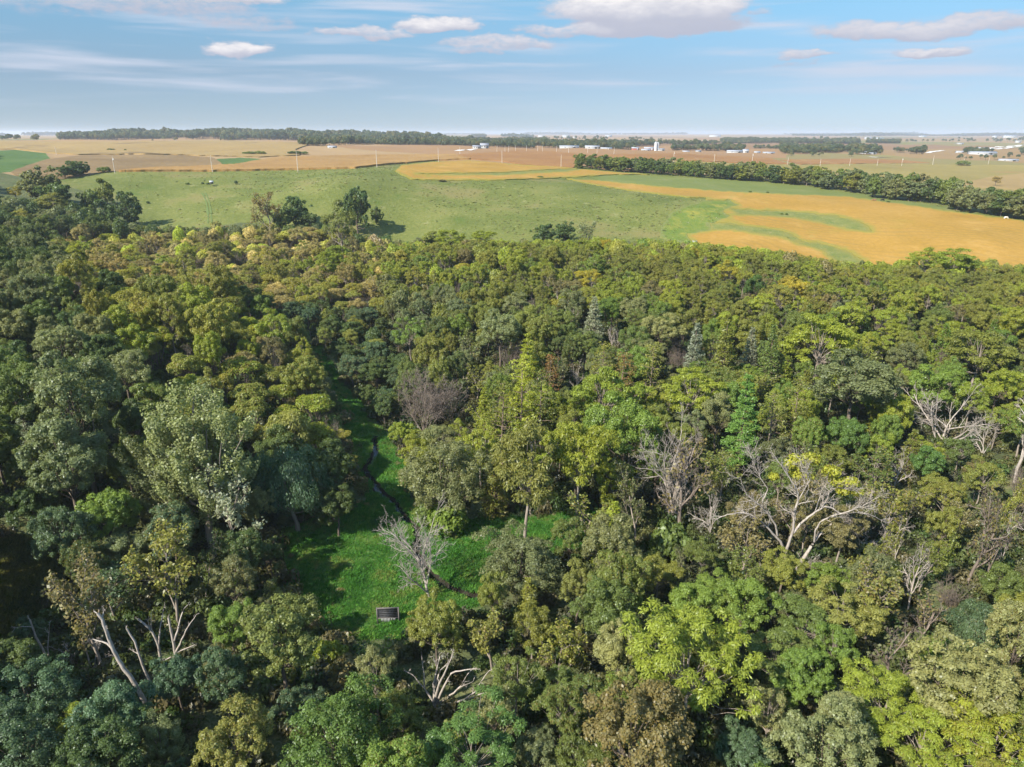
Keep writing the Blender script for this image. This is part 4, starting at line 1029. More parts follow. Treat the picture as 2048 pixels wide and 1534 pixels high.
H_('round', 60, 1010, 100, 'dark green', 'dark tree left of the clearing', 1.0, variant=0)
# --- middle, right of the creek
H_('round_big', 880, 950, 190, 'grey-green', 'round grey-green oak standing beside the creek', .95, variant=1)
H_('bush', 895, 1040, 80, 'bright green', 'bright green bush at the foot of the round grey-green oak', 1.1, variant=0)
H_('bush', 850, 1030, 60, 'mid green', 'green bush on the creek bank under the round oak', 1.0, variant=1)
H_('feathery', 1050, 930, 160, (.215, .232, .062), 'yellow-olive tree with slanting stems right of the creek oak', 1.2, variant=2)
H_('feathery', 1160, 900, 140, 'yellow-green', 'yellow-green tree with a straight pale trunk rising from the grass', 1.35, variant=0)
H_('round', 1245, 860, 150, 'bright green', 'bright green dense tree left of the half-dead grey-limbed tree', 1.1, variant=0)
H_('feathery', 1220, 790, 150, 'yellow-green', 'sunlit yellow-green crown above the bright green dense tree', .85, variant=1)
H_('feathery', 1385, 775, 130, 'yellow-green', 'round yellow-green crown left of the layered white pine', .9, variant=3)
at_base('meadowbare', 1345, 1045, 215, 165, '', 'tall grey bare-crowned tree left of the layered pine', 0, rot=1.3)
H_('twiggy', 1375, 935, 110, 'brownish olive', 'half-dead grey-limbed tree with dry brown leaves beside the tall grey bare crown', 1.3, .6, 1)
H_('thin', 1280, 985, 120, 'dull green', 'thin-leaved tree with a tall pale stem at the grass edge', 1.35, .9, 2)
H_('round', 1310, 930, 55, 'bright green', 'narrow green ivy-like crown beside the half-dead grey-limbed tree', 1.6, variant=4)
H_('bush', 1340, 1090, 95, 'mid green', 'green bush under the half-dead grey-limbed tree', 1.3, variant=2)
r_ = H_('pine', 1488, 842, 74, (.18, .31, .07), 'bright green layered pine, the greenest conifer in the wood', 1.12, variant=0); r_['hp'] *= 2.0; r_['wp'] *= 1.5
H_('oldpine', 1545, 830, 60, (.215, .232, .062), 'ragged yellowish pine just right of the bright layered pine', 1.0, .9, 0)
H_('oldpine', 1590, 810, 62, 'olive green', 'second ragged pine right of the bright layered pine', 1.1, .95, 1)
H_('spruce', 1390, 700, 50, 'silvery green', 'silvery blue spruce above the round yellow-green crown', 1.0, variant=1)
H_('spruce', 1500, 705, 42, 'silvery green', 'silvery blue spruce above the bright layered pine', 1.1, variant=2)
H_('spruce', 1188, 640, 46, 'silvery green', 'grey-blue spruce high in the middle of the wood', .9, variant=0)
H_('spruce', 1450, 700, 60, 'olive green', 'olive spruce between the two silvery spruces', 1.1, variant=1)
H_('spruce', 1540, 720, 50, 'mid green', 'green spruce right of the silvery spruce above the layered pine', 1.3, variant=2)
H_('fine', 1710, 765, 165, 'grey-green', 'silver-grey broad oak crown in the right middle', .75, variant=0)
H_('feathery', 1640, 680, 135, 'yellow-green', 'wide yellow-green crown above the silver-grey oak', .8, variant=2)
H_('round', 1870, 775, 110, 'bright green', 'light green dome beside the tall pale trunks, right side', .8, variant=2)
H_('fine', 2005, 770, 105, 'yellow-green', 'light yellow-green crown near the right edge above the grey dead tree', .9, variant=1)
H_('feathery', 1960, 700, 130, 'olive green', 'broad olive-green crown behind the tall pale trunks', .85, variant=4)
H_('round', 1690, 870, 80, 'vivid green', 'dark emerald tree below the silver-grey oak', 1.1, variant=5)
H_('round', 1860, 925, 70, 'vivid green', 'small emerald crown below the fan of dead branches', .9, variant=3)
H_('oldpine', 1040, 790, 78, 'yellow-green', 'pale green pine with visible stem above the creek oak', 1.1, variant=2)
H_('oldpine', 1005, 820, 70, 'olive green', 'olive pine left of the pale green pine', 1.0, .95, 0)
H_('oldpine', 1080, 800, 66, (.215, .232, .062), 'yellowish pine right of the pale green pine', 1.1, .85, 1)
H_('pine', 1055, 735, 60, 'yellow-green', 'pointed light green conifer above the pale green pine', 1.0, variant=1)
H_('oldpine', 1100, 745, 45, 'rust-brown', 'rust-coloured dying pine right of the pointed light conifer', 1.0, .2, 2)
H_('oldpine', 1205, 735, 52, 'olive green', 'straight-stemmed pine between the grey snag and the red-brown pine', 1.2, .95, 0)
H_('oldpine', 1246, 752, 55, 'rust-brown', 'red-brown dead-needled pine in the middle of the wood', 1.0, .05, 1)
H_('oldpine', 1300, 740, 56, 'olive green', 'olive pine right of the red-brown pine', 1.1, variant=2)
H_('feathery', 1178, 555, 58, 'golden yellow', 'golden yellow crown near the top of the wood', .9, variant=0)
H_('feathery', 1455, 545, 60, 'golden yellow', 'golden crown right of the silver spruce line, top of the wood', .9, variant=1)
H_('round', 1510, 575, 45, 'vivid green', 'single dark emerald crown among golden ones', 1.0, variant=1)
H_('round', 520, 615, 48, 'bright green', 'fresh green crown in the dark valley', 1.3, variant=0)
H_('fine', 1000, 660, 85, 'pale grey-green', 'pale grey-green dome left of the grey-blue spruce', .95, variant=0)
H_('fine', 1320, 660, 95, 'pale grey-green', 'light grey-green dome above the silvery blue spruce', .9, variant=1)
# --- wood edge against the pasture
H_('hedge', 712, 415, 62, 'dark green', 'tall dark tree with ragged top standing at the pasture edge', 1.5, variant=0)
H_('feathery', 680, 440, 80, (.215, .232, .062), 'yellowish tree leaning on the tall dark pasture-edge tree', 1.3, variant=1)
H_('hedge', 752, 430, 28, 'dark green', 'small dark bush-like tree right of the tall pasture-edge tree', 1.2, variant=1)
H_('thin', 535, 415, 62, 'brownish olive', 'grey-brown leafless-looking tree in the pasture grove', .9, .6, 3)
H_('hedge', 590, 420, 55, 'dark green', 'dark green tree beside the grey-brown one in the pasture grove', .9, variant=2)
H_('hedge', 560, 440, 45, 'mid green', 'green crown below the grey-brown pasture grove tree', .9, variant=3)
H_('hedge', 620, 440, 36, 'dark green', 'dark end tree of the pasture grove', .9, variant=4)
H_('hedge', 80, 368, 80, 'grey-green', 'grey-green tree topping the dark group at upper left', .8, variant=3)
H_('hedge', 110, 390, 70, 'dark green', 'dark spreading tree just below the grey-green group top', .8, variant=4)
H_('feathery', 105, 405, 60, (.215, .232, .062), 'yellowish crown tucked in the dark group at upper left', .7, variant=2)
H_('feathery', 28, 382, 30, 'golden yellow', 'small orange-yellow crown in the dark group at upper left', .9, variant=3)
H_('hedge', 210, 382, 42, 'olive green', 'light olive crown sticking up from the dark group beside the pasture', 1.2, variant=5)
H_('hedge', 178, 400, 44, 'mid green', 'green crown left of the light olive one beside the pasture', 1.1, variant=0)
H_('hedge', 210, 430, 56, 'dark green', 'dark crown under the light olive one beside the pasture', 1.1, variant=1)
H_('hedge', 255, 415, 52, 'dark green', 'dark green end tree casting shadow on the pasture', 1.1, variant=2)
H_('hedge', 1090, 470, 50, 'dark green', 'dark clump tree where the wood meets the middle of the pasture', .8, variant=2)
H_('hedge', 1130, 462, 44, 'dark green', 'second dark clump tree at the middle of the pasture edge', .8, variant=3)
H_('thin', 1172, 465, 50, 'grey-green', 'thin grey tree ending the dark clump at the pasture edge', .8, .9, 1)
H_('feathery', 900, 474, 62, 'yellow-green', 'yellowish crown at the pasture edge left of the dark clump', .7, variant=4)
H_('feathery', 965, 472, 52, 'yellow-green', 'yellow-green crown next to the dark clump at the pasture edge', .7, variant=0)
H_('hedge', 860, 478, 44, 'olive green', 'olive crown at the pasture edge, first of three', .7, variant=5)
H_('feathery', 1850, 520, 80, 'yellow-green', 'broad sunlit crown rising above the soybean edge', .7, variant=1)
H_('feathery', 1910, 525, 85, 'yellow-green', 'sunlit crown beside the broad one at the soybean edge', .7, variant=2)
# --- dead and bare trees
at_base('meadowbare', 860, 1195, 180, 190, '', 'bare grey tree standing alone beside the creek in the meadow', 0)
at_base('thicket', 845, 880, 135, 170, '', 'wide grey leafless thicket tree above the round creek oak', 0)
at_base('thicket', 905, 850, 90, 110, '', 'smaller grey leafless thicket tree behind the wide one', 1)
at_base('deadfan', 1880, 895, 125, 180, '', 'fan of bleached dead branches below the tall pale trunks', 0)
at_base('dead', 2030, 965, 190, 150, '', 'grey dead tree with pale forks at the right edge', 0)
at_base('dead', 1960, 930, 110, 80, '', 'small grey dead tree left of the one at the right edge', 1)
at_base('dead', 1152, 790, 75, 45, '', 'grey needleless snag left of the straight-stemmed pine', 2)
at_base('dead', 1222, 700, 52, 38, '', 'white twin-stemmed snag above the red-brown pine', 0)
at_base('dead', 1232, 702, 46, 26, '', 'thin white snag right of the twin-stemmed one', 1)
at_base('twiggy', 1930, 1180, 190, 130, 'dull green', 'pale-stemmed thin tree below the grey dead trees at right', 2, .8)
at_base('twiggy', 1975, 1185, 180, 120, 'brownish olive', 'brown-twigged tree with pale stem beside its paler neighbour at right', 0, .7)
at_base('thicket', 1010, 745, 70, 80, '', 'grey leafless crown left of the pointed light green conifer', 1)
at_base('thicket', 1345, 745, 50, 60, '', 'small grey leafless crown right of the olive pine', 0)
at_base('dead', 1330, 1010, 120, 90, '', 'grey bare-limbed tree left of the big pale dead tree', 2)
at_base('dead', 1420, 1090, 110, 80, '', 'thin grey bare tree between the green bush and the big dead tree', 0)
at_base('dead', 1790, 1130, 100, 80, '', 'grey bare tree right of the big pale dead tree', 1)
at_base('thicket', 480, 540, 40, 46, '', 'small grey leafless crown in the tan thicket', 1)
at_base('thicket', 400, 545, 36, 44, '', 'grey leafless crown left of its like in the tan thicket', 0)
at_base('deadfan', 490, 1515, 60, 110, '', 'low grey dead twigs at the bottom edge', 1)

# traced dead trees: limb outlines read off the photograph and stood up at their real distance
def traced(label, base_px, limbs, rads, zoom, twigs, seed, name='dead_tree', clumps=None, mat=DEADW, trunk_n=1):
    sc_, ox, oy = zoom
    R = np.random.default_rng(seed)
    b0 = cast(ox + base_px[0] * sc_, oy + base_px[1] * sc_)
    y0 = b0[1]; root = bpy.data.objects.new(name, None); COL.objects.link(root); root.location = (b0[0], b0[1], b0[2])
    root['label'] = label; root['category'] = 'tree'
    prev = []
    for li, (lm, rd) in enumerate(zip(limbs, rads)):
        slope = 0.0 if li < trunk_n else R.uniform(-.45, .45)
        # start from the depth of the limb it leaves
        p0 = np.array(lm[0], float); yo = 0.0
        if prev:
            q = np.concatenate(prev); k_ = np.argmin(((q[:, :2] - p0) ** 2).sum(1))
            if ((q[k_, :2] - p0) ** 2).sum() < 80 ** 2: yo = q[k_, 2]
        pts_ = []; rec = []; acc = 0.0; last = None
        fine_ = resample(np.array(lm, float), 28.0); fine_ = np.concatenate([fine_, [lm[-1]]])
        for i, (zx, zy) in enumerate(fine_):
            if last is not None: acc += math.hypot(zx - last[0], zy - last[1]) * sc_ * y0 / FPX
            last = (zx, zy); off = yo + slope * acc
            d = ray(ox + zx * sc_, oy + zy * sc_); t = (y0 + off) / d[1]
            pts_.append(np.array([d[0] * t, y0 + off, CAM_Z + d[2] * t]) - b0 + R.normal(size=3) * .02); rec.append((zx, zy, off))
        prev.append(np.array(rec)); pts_ = np.array(pts_); k_ = len(pts_)
        t = Tubes(); rr = np.linspace(rd, rd * (.55 if li < trunk_n else .22), k_); t.add(pts_, rr, 7 if rd > .1 else 5)
        out = []
        if twigs:
            nt, ln, lv = twigs
            for i in range(nt if li >= trunk_n else 1):
                a = R.integers(max(1, k_ // 3), k_) if i else k_ - 1
                dirv_ = norm(pts_[a] - pts_[a - 1]) + R.normal(size=3) * .75 + np.array([0, 0, .35])
                P_ = dict(seg=(4, 4, 3), wob=.18, up=(.06, .05, .02), taper=.5, n=(4, 3), start=(.25, .2), ang=(.65, .7), len=(.55, .5), rad=.6)
                grow(R, pts_[a], dirv_, ln * R.uniform(.5, 1.2), max(rr[a] * .55, .025), 0, lv, out, P_)
            for pts2, rr2, lv_, _ in out: t.add(pts2, np.maximum(rr2, .014), 4 if lv_ == 0 else 3)
        v, f = t.arrays(); me = mesh_from('dead_limb', v, f, [mat], True)
        o = add_obj('trunk' if li < trunk_n else 'limb', me, root)
    if clumps:
        for (zx, zy, rp, off) in clumps:
            d = ray(ox + zx * sc_, oy + zy * sc_); t_ = (y0 + off) / d[1]; c0 = np.array([d[0] * t_, y0 + off, CAM_Z + d[2] * t_]) - b0
            n_ = 420; rp = 1.35 * rp * sc_ * y0 / FPX; q = norm(R.normal(size=(n_, 3)) + np.array([0, 0, .4])); C = c0 + q * rp * np.array([1.15, 1.15, .7]) * (1 - .5 * R.random((n_, 1)))
            s = R.uniform(.6, 1.3, n_); me = card_mesh('leaf_clump', cards(C, q + R.normal(size=(n_, 3)) * .5, .42 * s, .24 * s, R), R, LEAF, R.random(n_))
            o = add_obj('leaf_clump', me, root); o.color = (.34, .35, .045, .95)
    zx = np.concatenate([np.array(l) for l in limbs]); px_ = ox + zx[:, 0].mean() * sc_; py_ = oy + zx[:, 1].mean() * sc_
    TREES.append(dict(o=root, kind='dead', x=b0[0], y=b0[1], z=b0[2], w=8, h=10, colour='', label=label, px=px_, py=py_, wp=float(np.ptp(zx[:, 0]) * sc_ * .9), hp=float(np.ptp(zx[:, 1]) * sc_ * .9), hero=True))
    return root
ZB = (.189, 1430, 880)
traced('big pale dead tree with spreading forked limbs and a few yellow leaf clumps', (745, 1415),
       [[(745, 1440), (748, 1330), (745, 1200)], [(840, 1440), (890, 1320), (950, 1230), (1050, 1080)],
        [(745, 1200), (690, 1070), (600, 980), (500, 870), (380, 790), (280, 770), (130, 790), (0, 840)],
        [(660, 1010), (640, 900), (570, 790), (450, 670), (340, 585), (290, 480), (270, 400)],
        [(745, 1200), (790, 1060), (830, 950), (840, 760), (880, 640), (870, 520), (760, 360), (640, 180)],
        [(830, 980), (900, 890), (1020, 790), (1160, 700), (1240, 720), (1330, 780), (1490, 765), (1650, 790), (1760, 850)],
        [(1050, 1080), (1060, 960), (1120, 860), (1250, 800), (1400, 760), (1560, 700), (1700, 620)],
        [(1050, 1080), (1150, 950), (1280, 850), (1400, 920), (1500, 1000), (1540, 1090), (1640, 1095)],
        [(705, 1430), (630, 1290), (520, 1210), (400, 1140), (280, 1110), (130, 1105)],
        [(1130, 720), (1190, 620), (1220, 520), (1310, 500), (1450, 540)],
        [(880, 640), (940, 540), (1000, 420), (960, 300), (900, 220)], [(500, 660), (560, 520), (480, 400), (430, 300), (380, 160)], [(1060, 760), (1100, 640), (1130, 520), (1240, 400)], [(900, 1340), (960, 1320), (1010, 1340)]],
       [.50, .34, .20, .15, .22, .175, .145, .135, .12, .085, .09, .08, .08, .07], ZB, (20, 2.0, 2), 31, clumps=[(880, 230, 95, 1.0), (1020, 200, 80, 1.0), (870, 370, 70, .5), (990, 380, 45, 0.), (1230, 330, 75, -.5), (1290, 440, 70, -.5), (1350, 530, 55, -.6), (1440, 450, 70, -.8), (1510, 540, 60, -.8), (620, 385, 45, .3), (800, 260, 50, .9)], trunk_n=2)
Z7 = (.3418, 0, 1014)
traced('long pale leaning snag with a forked tip at lower left', (890, 1210), [[(890, 1230), (800, 1050), (700, 910), (650, 810), (620, 720), (600, 660), (570, 620)], [(605, 670), (595, 640), (610, 600)], [(665, 835), (620, 795), (580, 785), (540, 775)], [(640, 790), (622, 740), (625, 700)]], [.26, .09, .12, .06], Z7, (3, .5, 1), 32)
traced('thin pale snag leaning beside the long forked one', (910, 1080), [[(910, 1100), (840, 940), (810, 860), (790, 790), (740, 710)], [(812, 860), (790, 850), (770, 840)]], [.16, .07], Z7, (3, .4, 1), 33)
traced('pale snag with three bare prongs right of the leaning ones', (945, 900), [[(945, 920), (925, 800), (890, 730), (850, 690), (808, 655)], [(928, 820), (935, 740), (940, 690), (960, 590)], [(890, 730), (885, 690), (888, 640)], [(880, 720), (866, 680), (862, 655)]], [.18, .13, .09, .06], Z7, (3, .4, 1), 34)
traced('pale forked snag with crooked side arm nearest the bright green crown', (1015, 950), [[(1015, 970), (1025, 850), (1010, 760), (985, 650)], [(1030, 850), (1050, 810), (1100, 700), (1150, 630)], [(1020, 780), (1050, 680), (1070, 600), (1102, 570)], [(1032, 852), (1080, 830), (1140, 805)], [(1000, 880), (960, 900)]], [.2, .14, .13, .1, .08], Z7, (3, .4, 1), 35)
traced('crooked grey snag nearest the left edge', (310, 970), [[(310, 990), (280, 900), (250, 830), (205, 750), (175, 660)], [(282, 880), (282, 790), (290, 690)], [(190, 700), (150, 700), (90, 705)]], [.15, .09, .05], Z7, (4, .6, 1), 36)
traced('tangle of bleached dead twigs among the snags', (560, 950), [[(550, 980), (520, 900), (500, 820)], [(530, 950), (430, 900), (370, 850), (330, 830)], [(540, 960), (600, 900), (680, 890)], [(520, 940), (450, 940), (400, 880), (390, 830)], [(550, 940), (560, 860), (590, 800)]], [.12, .09, .09, .07, .07], Z7, (8, 1.0, 2), 37)
Z8 = (.3418, 500, 1014)
traced('bleached white dead branches rising above the vivid green feathery tree', (1085, 1180),
       [[(1090, 1260), (1085, 1180), (1080, 1140)], [(1080, 1150), (1075, 1040), (1100, 920), (1115, 870)], [(1080, 1140), (1105, 1040), (1150, 950), (1195, 845)], [(1090, 1150), (1140, 1040), (1180, 970), (1250, 955), (1325, 945)], [(1080, 1150), (1020, 1060), (1018, 980), (1006, 900)], [(1020, 1060), (990, 1030), (960, 985), (918, 965)], [(1100, 1150), (1190, 1090), (1240, 1040), (1275, 975), (1300, 950)], [(1190, 1090), (1240, 1050), (1305, 1020)], [(1120, 1160), (1250, 1130), (1320, 1080), (1360, 1010), (1400, 955), (1438, 945)], [(1250, 1130), (1340, 1100), (1400, 1075), (1447, 1050)], [(1250, 1135), (1350, 1140), (1460, 1105)], [(1080, 1060), (1110, 960), (1170, 900), (1185, 850)], [(1090, 930), (1075, 890), (1068, 872)], [(1150, 950), (1160, 900), (1155, 870)]],
       [.3, .17, .17, .16, .14, .08, .13, .07, .12, .08, .08, .1, .06, .05], Z8, (3, .55, 1), 38)
# a low creamy stem leaning over the grass
Z9 = (.2477, 1200, 780)
traced('pale twin-stemmed tree base with red-brown trunks beneath the half-dead crown', (575, 1070), [[(575, 1090), (560, 1000), (530, 900), (470, 860)], [(590, 1080), (605, 960), (600, 840), (640, 700), (665, 600), (660, 500), (600, 430)], [(625, 1060), (650, 960), (690, 860), (750, 760), (770, 680)], [(560, 1000), (545, 900), (540, 800)], [(650, 620), (720, 520), (780, 440), (770, 330)], [(690, 800), (690, 660), (680, 560), (640, 420), (560, 330)]], [.24, .26, .24, .12, .12, .14], Z9, (8, 1.3, 2), 39, name='open_crowned_tree', mat=BARK_PALE)
print('heroes', len(TREES), time.perf_counter() - T0)

# ------------------------------------------------------------------ the rest of the wood, tree by tree
ZONES = [
    ('tan', [(110, 470), (450, 452), (620, 452), (770, 488), (770, 600), (560, 590), (450, 590), (300, 572), (130, 545)], dict(flat=.60, feathery=.2, thin=.06, round=.05, thicket=.09), dict([('tan', .34), ('olive-yellow', .40), ('yellow-green', .16), ('brownish olive', .10)])),
    ('spur', [(140, 555), (300, 570), (480, 595), (560, 650), (640, 760), (700, 840), (725, 960), (600, 920), (480, 860), (300, 770), (200, 650)], dict(flat=.58, feathery=.2, round=.16, thicket=.06), dict([('olive green', .38), ('olive-yellow', .28), ('yellow-green', .24), ('brownish olive', .10)])),
    ('valley', [(480, 560), (640, 575), (770, 600), (830, 700), (790, 830), (640, 690), (560, 630)], dict(round=.8, feathery=.2), dict([('dark green', .55), ('blue-green', .25), ('olive green', .2)])),  # darker leaf colours here also paint in the shade of the gully
    ('top', [(730, 455), (1400, 470), (2048, 500), (2300, 520), (2300, 630), (1300, 610), (1000, 585), (770, 560)], dict(feathery=.64, round=.18, flat=.12, thicket=.04, thin=.02), dict([('yellow-green', .42), ('olive-yellow', .22), ('golden yellow', .035), ('olive green', .19), ('bright green', .06), ('brownish olive', .065)])),
    ('centre', [(690, 570), (1000, 585), (1320, 610), (1420, 700), (1380, 770), (1000, 800), (760, 840)], dict(round=.46, fine=.2, feathery=.18, thin=.1, thicket=.06), dict([('grey-green', .34), ('dark green', .14), ('mid green', .24), ('bright green', .12), ('olive green', .16)])),
    ('right', [(1300, 610), (2300, 630), (2300, 900), (1700, 890), (1380, 800)], dict(feathery=.48, round=.28, fine=.12, spruce=.06, thicket=.03, thin=.03), dict([('yellow-green', .36), ('olive green', .24), ('bright green', .2), ('mid green', .1), ('grey-green', .1)])),
    ('lowright', [(1330, 890), (2300, 890), (2300, 1180), (1380, 1180)], dict(thin=.38, twiggy=.14, feathery=.22, fine=.16, thicket=.05, dead=.05), dict([('olive green', .4), ('brownish olive', .24), ('dull green', .24), ('mid green', .12)])),
    ('left', [(-300, 540), (160, 560), (330, 800), (300, 1060), (-300, 1100)], dict(round=.6, fine=.3, feathery=.1), dict([('grey-green', .42), ('dark green', .3), ('mid green', .28)])),
    ('upleft', [(-300, 330), (130, 345), (300, 430), (300, 480), (120, 560), (-300, 560)], dict(round=.75, fine=.12, feathery=.13), dict([('dark green', .4), ('grey-green', .3), ('mid green', .22), ('olive-yellow', .08)])),
    ('botleft', [(-300, 1060), (560, 1060), (620, 1300), (620, 1700), (-300, 1700)], dict(round=.62, thin=.22, fine=.16), dict([('blue-green', .42), ('dark green', .32), ('dull green', .26)])),  # dark blue-greens put this corner's shade into the leaf colour
    ('botright', [(560, 1180), (2300, 1150), (2300, 1750), (560, 1750)], dict(round=.3, fine=.3, feathery=.3, thin=.1), dict([('mid green', .34), ('bright green', .22), ('olive green', .24), ('pale grey-green', .2)])),
]
SIZE = dict(thicket=(5.0, 7.5, 6.5, 9.0), dead=(5.0, 7.5, 9.0, 12.0), round=(4.6, 9.6, 9.0, 15.0), fine=(4.6, 9.4, 9.0, 14.5), feathery=(4.4, 8.6, 8.5, 14.0), flat=(4.6, 7.6, 6.0, 9.0), thin=(5.4, 8.6, 8.5, 12.5), twiggy=(5, 7, 7, 9.5), spruce=(4.2, 5.4, 10, 13), bush=(2.4, 3.8, 2, 3.2))
zpoly = [(z[0], np.array(z[1], float), z[2], z[3]) for z in ZONES]
SKYL = np.array([(-300, 400), (0, 392), (130, 405), (200, 430), (280, 452), (450, 455), (500, 450), (620, 452), (650, 445), (740, 478), (780, 488), (860, 484), (960, 478), (1030, 484), (1180, 478), (1300, 481), (1400, 486), (1500, 496), (1600, 508), (1700, 526), (1800, 524), (1850, 515), (1950, 518), (2048, 530), (2400, 545)], float)
CLEARV = np.array([(560, 1062), (650, 1035), (738, 1002), (722, 960), (708, 900), (688, 830), (668, 780), (645, 735), (600, 668), (572, 625), (582, 622), (615, 665), (660, 728), (692, 780), (728, 850), (762, 890), (792, 905), (786, 990), (800, 1020), (860, 1060), (950, 1045), (985, 1045), (985, 1070), (935, 1125), (930, 1180), (850, 1195), (830, 1262), (700, 1268), (640, 1225), (600, 1190), (572, 1130)], float)
CLEARL = np.array([(-40, 1110), (50, 1090), (105, 1115), (100, 1170), (50, 1230), (-40, 1270)], float)
mead_tr = polys[[r_[0] for r_ in REG].index('meadow')]; clr_tr = polys[[r_[0] for r_ in REG].index('clearing')]
def pick(d):
    r_ = random.random() * sum(d.values())
    for k_, v in d.items():
        r_ -= v
        if r_ <= 0: return k_
    return k_
heroes = list(TREES)
hx = np.array([[r_['x'], r_['y'], r_['w'], r_['px'], r_['py'], r_['wp'], r_.get('hp', r_['wp'])] for r_ in heroes])
cand = []
for gy in np.arange(38, 352, 3.0):
    for gx in np.arange(-330, 330, 3.0):
        cand.append((gx + random.uniform(-1.6, 1.6), gy + random.uniform(-1.6, 1.6)))
cand = np.array(cand)
ctr = tr_poly(cand)
ok = inside(ctr, FT) & ~inside(ctr, mead_tr) & ~inside(ctr, clr_tr)
cand = cand[ok]; order = np.random.default_rng(5).permutation(len(cand))
placed = np.zeros((0, 3)); OUTSIDE = []; FILL = []; nfill = 0
for ci in order:
    x, y = cand[ci]; z = float(hz(x, y))
    px, py, dep = project((x, y, z + 8))
    gpx, gpy, gd = project((x, y, z))
    zone = None
    q = np.array([[px, py]])
    for zz_ in zpoly:
        if inside(q, zz_[1])[0]: zone = zz_; break
    if zone is None: zone = zpoly[5] if px > 800 else zpoly[7]
    kind = pick(zone[2]); s0, s1, h0, h1 = SIZE[kind]
    if dep < 75: kf = .9
    else: kf = 1.0
    u_ = random.random(); w = (s0 + (s1 - s0) * u_) * kf; h = (h0 + (h1 - h0) * (.5 * u_ + .5 * random.random())) * kf
    if zone[0] == 'valley': h *= .66; w *= .85
    if zone[0] == 'spur': h *= 1.22
    lim = (.30 if zone[0] in ('tan', 'spur') else .36) * w
    if len(placed) and (np.hypot(placed[:, 0] - x, placed[:, 1] - y) < lim + .36 * placed[:, 2]).any(): continue
    infr = -70 < px < 2118 and gpy < 1534 + 330
    if infr:
        dd = np.hypot(hx[:, 0] - x, hx[:, 1] - y)
        if (dd < .34 * (hx[:, 2] + w)).any(): continue
        good = False
        for tr_ in range(7):
            tx, ty, _ = project((x, y, z + h)); mx, my, md = project((x, y, z + h * .66)); wp = w * FPX / md
            bad = ty < np.interp(tx, SKYL[:, 0], SKYL[:, 1]) - 3
            tp = np.array([[tx, ty], [mx - wp * .42, my], [mx + wp * .42, my], [mx, my]])
            bad = bad or (inside(tp, CLEARV) | inside(tp, CLEARL)).any()
            # do not hide the middle of a tree that stands out in the photograph
            front = hx[:, 1] > y + 2
            hid = (((hx[:, 3] - mx) / (wp * .42 + hx[:, 5] * .26)) ** 2 + ((hx[:, 4] - my) / (.45 * h * FPX / md * .8 + hx[:, 6] * .26)) ** 2 < 1) & front
            bad = bad or hid.any()
            if not bad: good = True; break
            h *= .84; w *= .90
        if not good or h < 3.2: continue
        if h < 5.0 and kind not in ('flat',): kind = 'bush'; h = min(h, 4.0); w = min(w, 4.5)
        col = pick(zone[3])
        # neighbours tend to share a tone
        tone = vnoise(np.array([x / 26.0]), np.array([y / 26.0]), 21)[0]
        if tone > .35 and zone[0] in ('top', 'right'): col = 'yellow-green' if random.random() < .7 else col
        if tone < -.4 and zone[0] in ('top', 'right', 'centre'): col = 'olive green' if random.random() < .7 else col
        alpha = 1 - .22 * random.random() ** 3
        if zone[0] in ('top', 'tan', 'spur'): alpha -= .12 * random.random()
        FILL.append((kind, x, y, w, h, col, alpha, zone[0], w * FPX / md)); nfill += 1
    else:
        OUTSIDE.append((x, y, z, w, h, PAL[pick(zone[3])]))
    placed = np.concatenate([placed, [[x, y, w]]])
# at most about 300 of a kind stand as trees of their own, those that show largest; the small rest is one mass
YELLOWS = ('yellow-green', 'olive-yellow', 'golden yellow', 'tan')
def name_of(kind, col):
    if kind in ('feathery', 'feathery_big') and col in YELLOWS: return 'yellowing_tree'
    return NAMES[kind]
count = {}; MASS = []
for r_ in heroes: count[r_['o'].name.split('.')[0]] = count.get(r_['o'].name.split('.')[0], 0) + 1
for (kind, x, y, w, h, col, alpha, zn, wpx) in sorted(FILL, key=lambda q: -q[8]):
    nm_ = name_of(kind, col)
    if count.get(nm_, 0) >= 300:
        kz = {'tan': 1.6, 'spur': 1.35, 'top': 1.2}.get(zn, 1.0); MASS.append((x, y, float(hz(x, y)), w, h, tuple(c_ * kz for c_ in PAL[col]))); continue  # massed trees get the same leaf-colour lift against crown shade
    count[nm_] = count.get(nm_, 0) + 1
    put_tree(kind, x, y, w, h, col, alpha); TREES[-1]['zone'] = zn; TREES[-1]['o'].name = nm_
    if zn in ('tan', 'spur', 'top'):      # leaf colour lifted to offset the crowns' own shade on these slopes
        o_ = TREES[-1]['o'].children[-1]; k_ = {'tan': 1.6, 'spur': 1.35, 'top': 1.15}[zn]; o_.color = (o_.color[0] * k_, o_.color[1] * k_, o_.color[2] * k_, o_.color[3])
print('mass', len(MASS), count)
print('fill', nfill, 'outside', len(OUTSIDE), time.perf_counter() - T0)
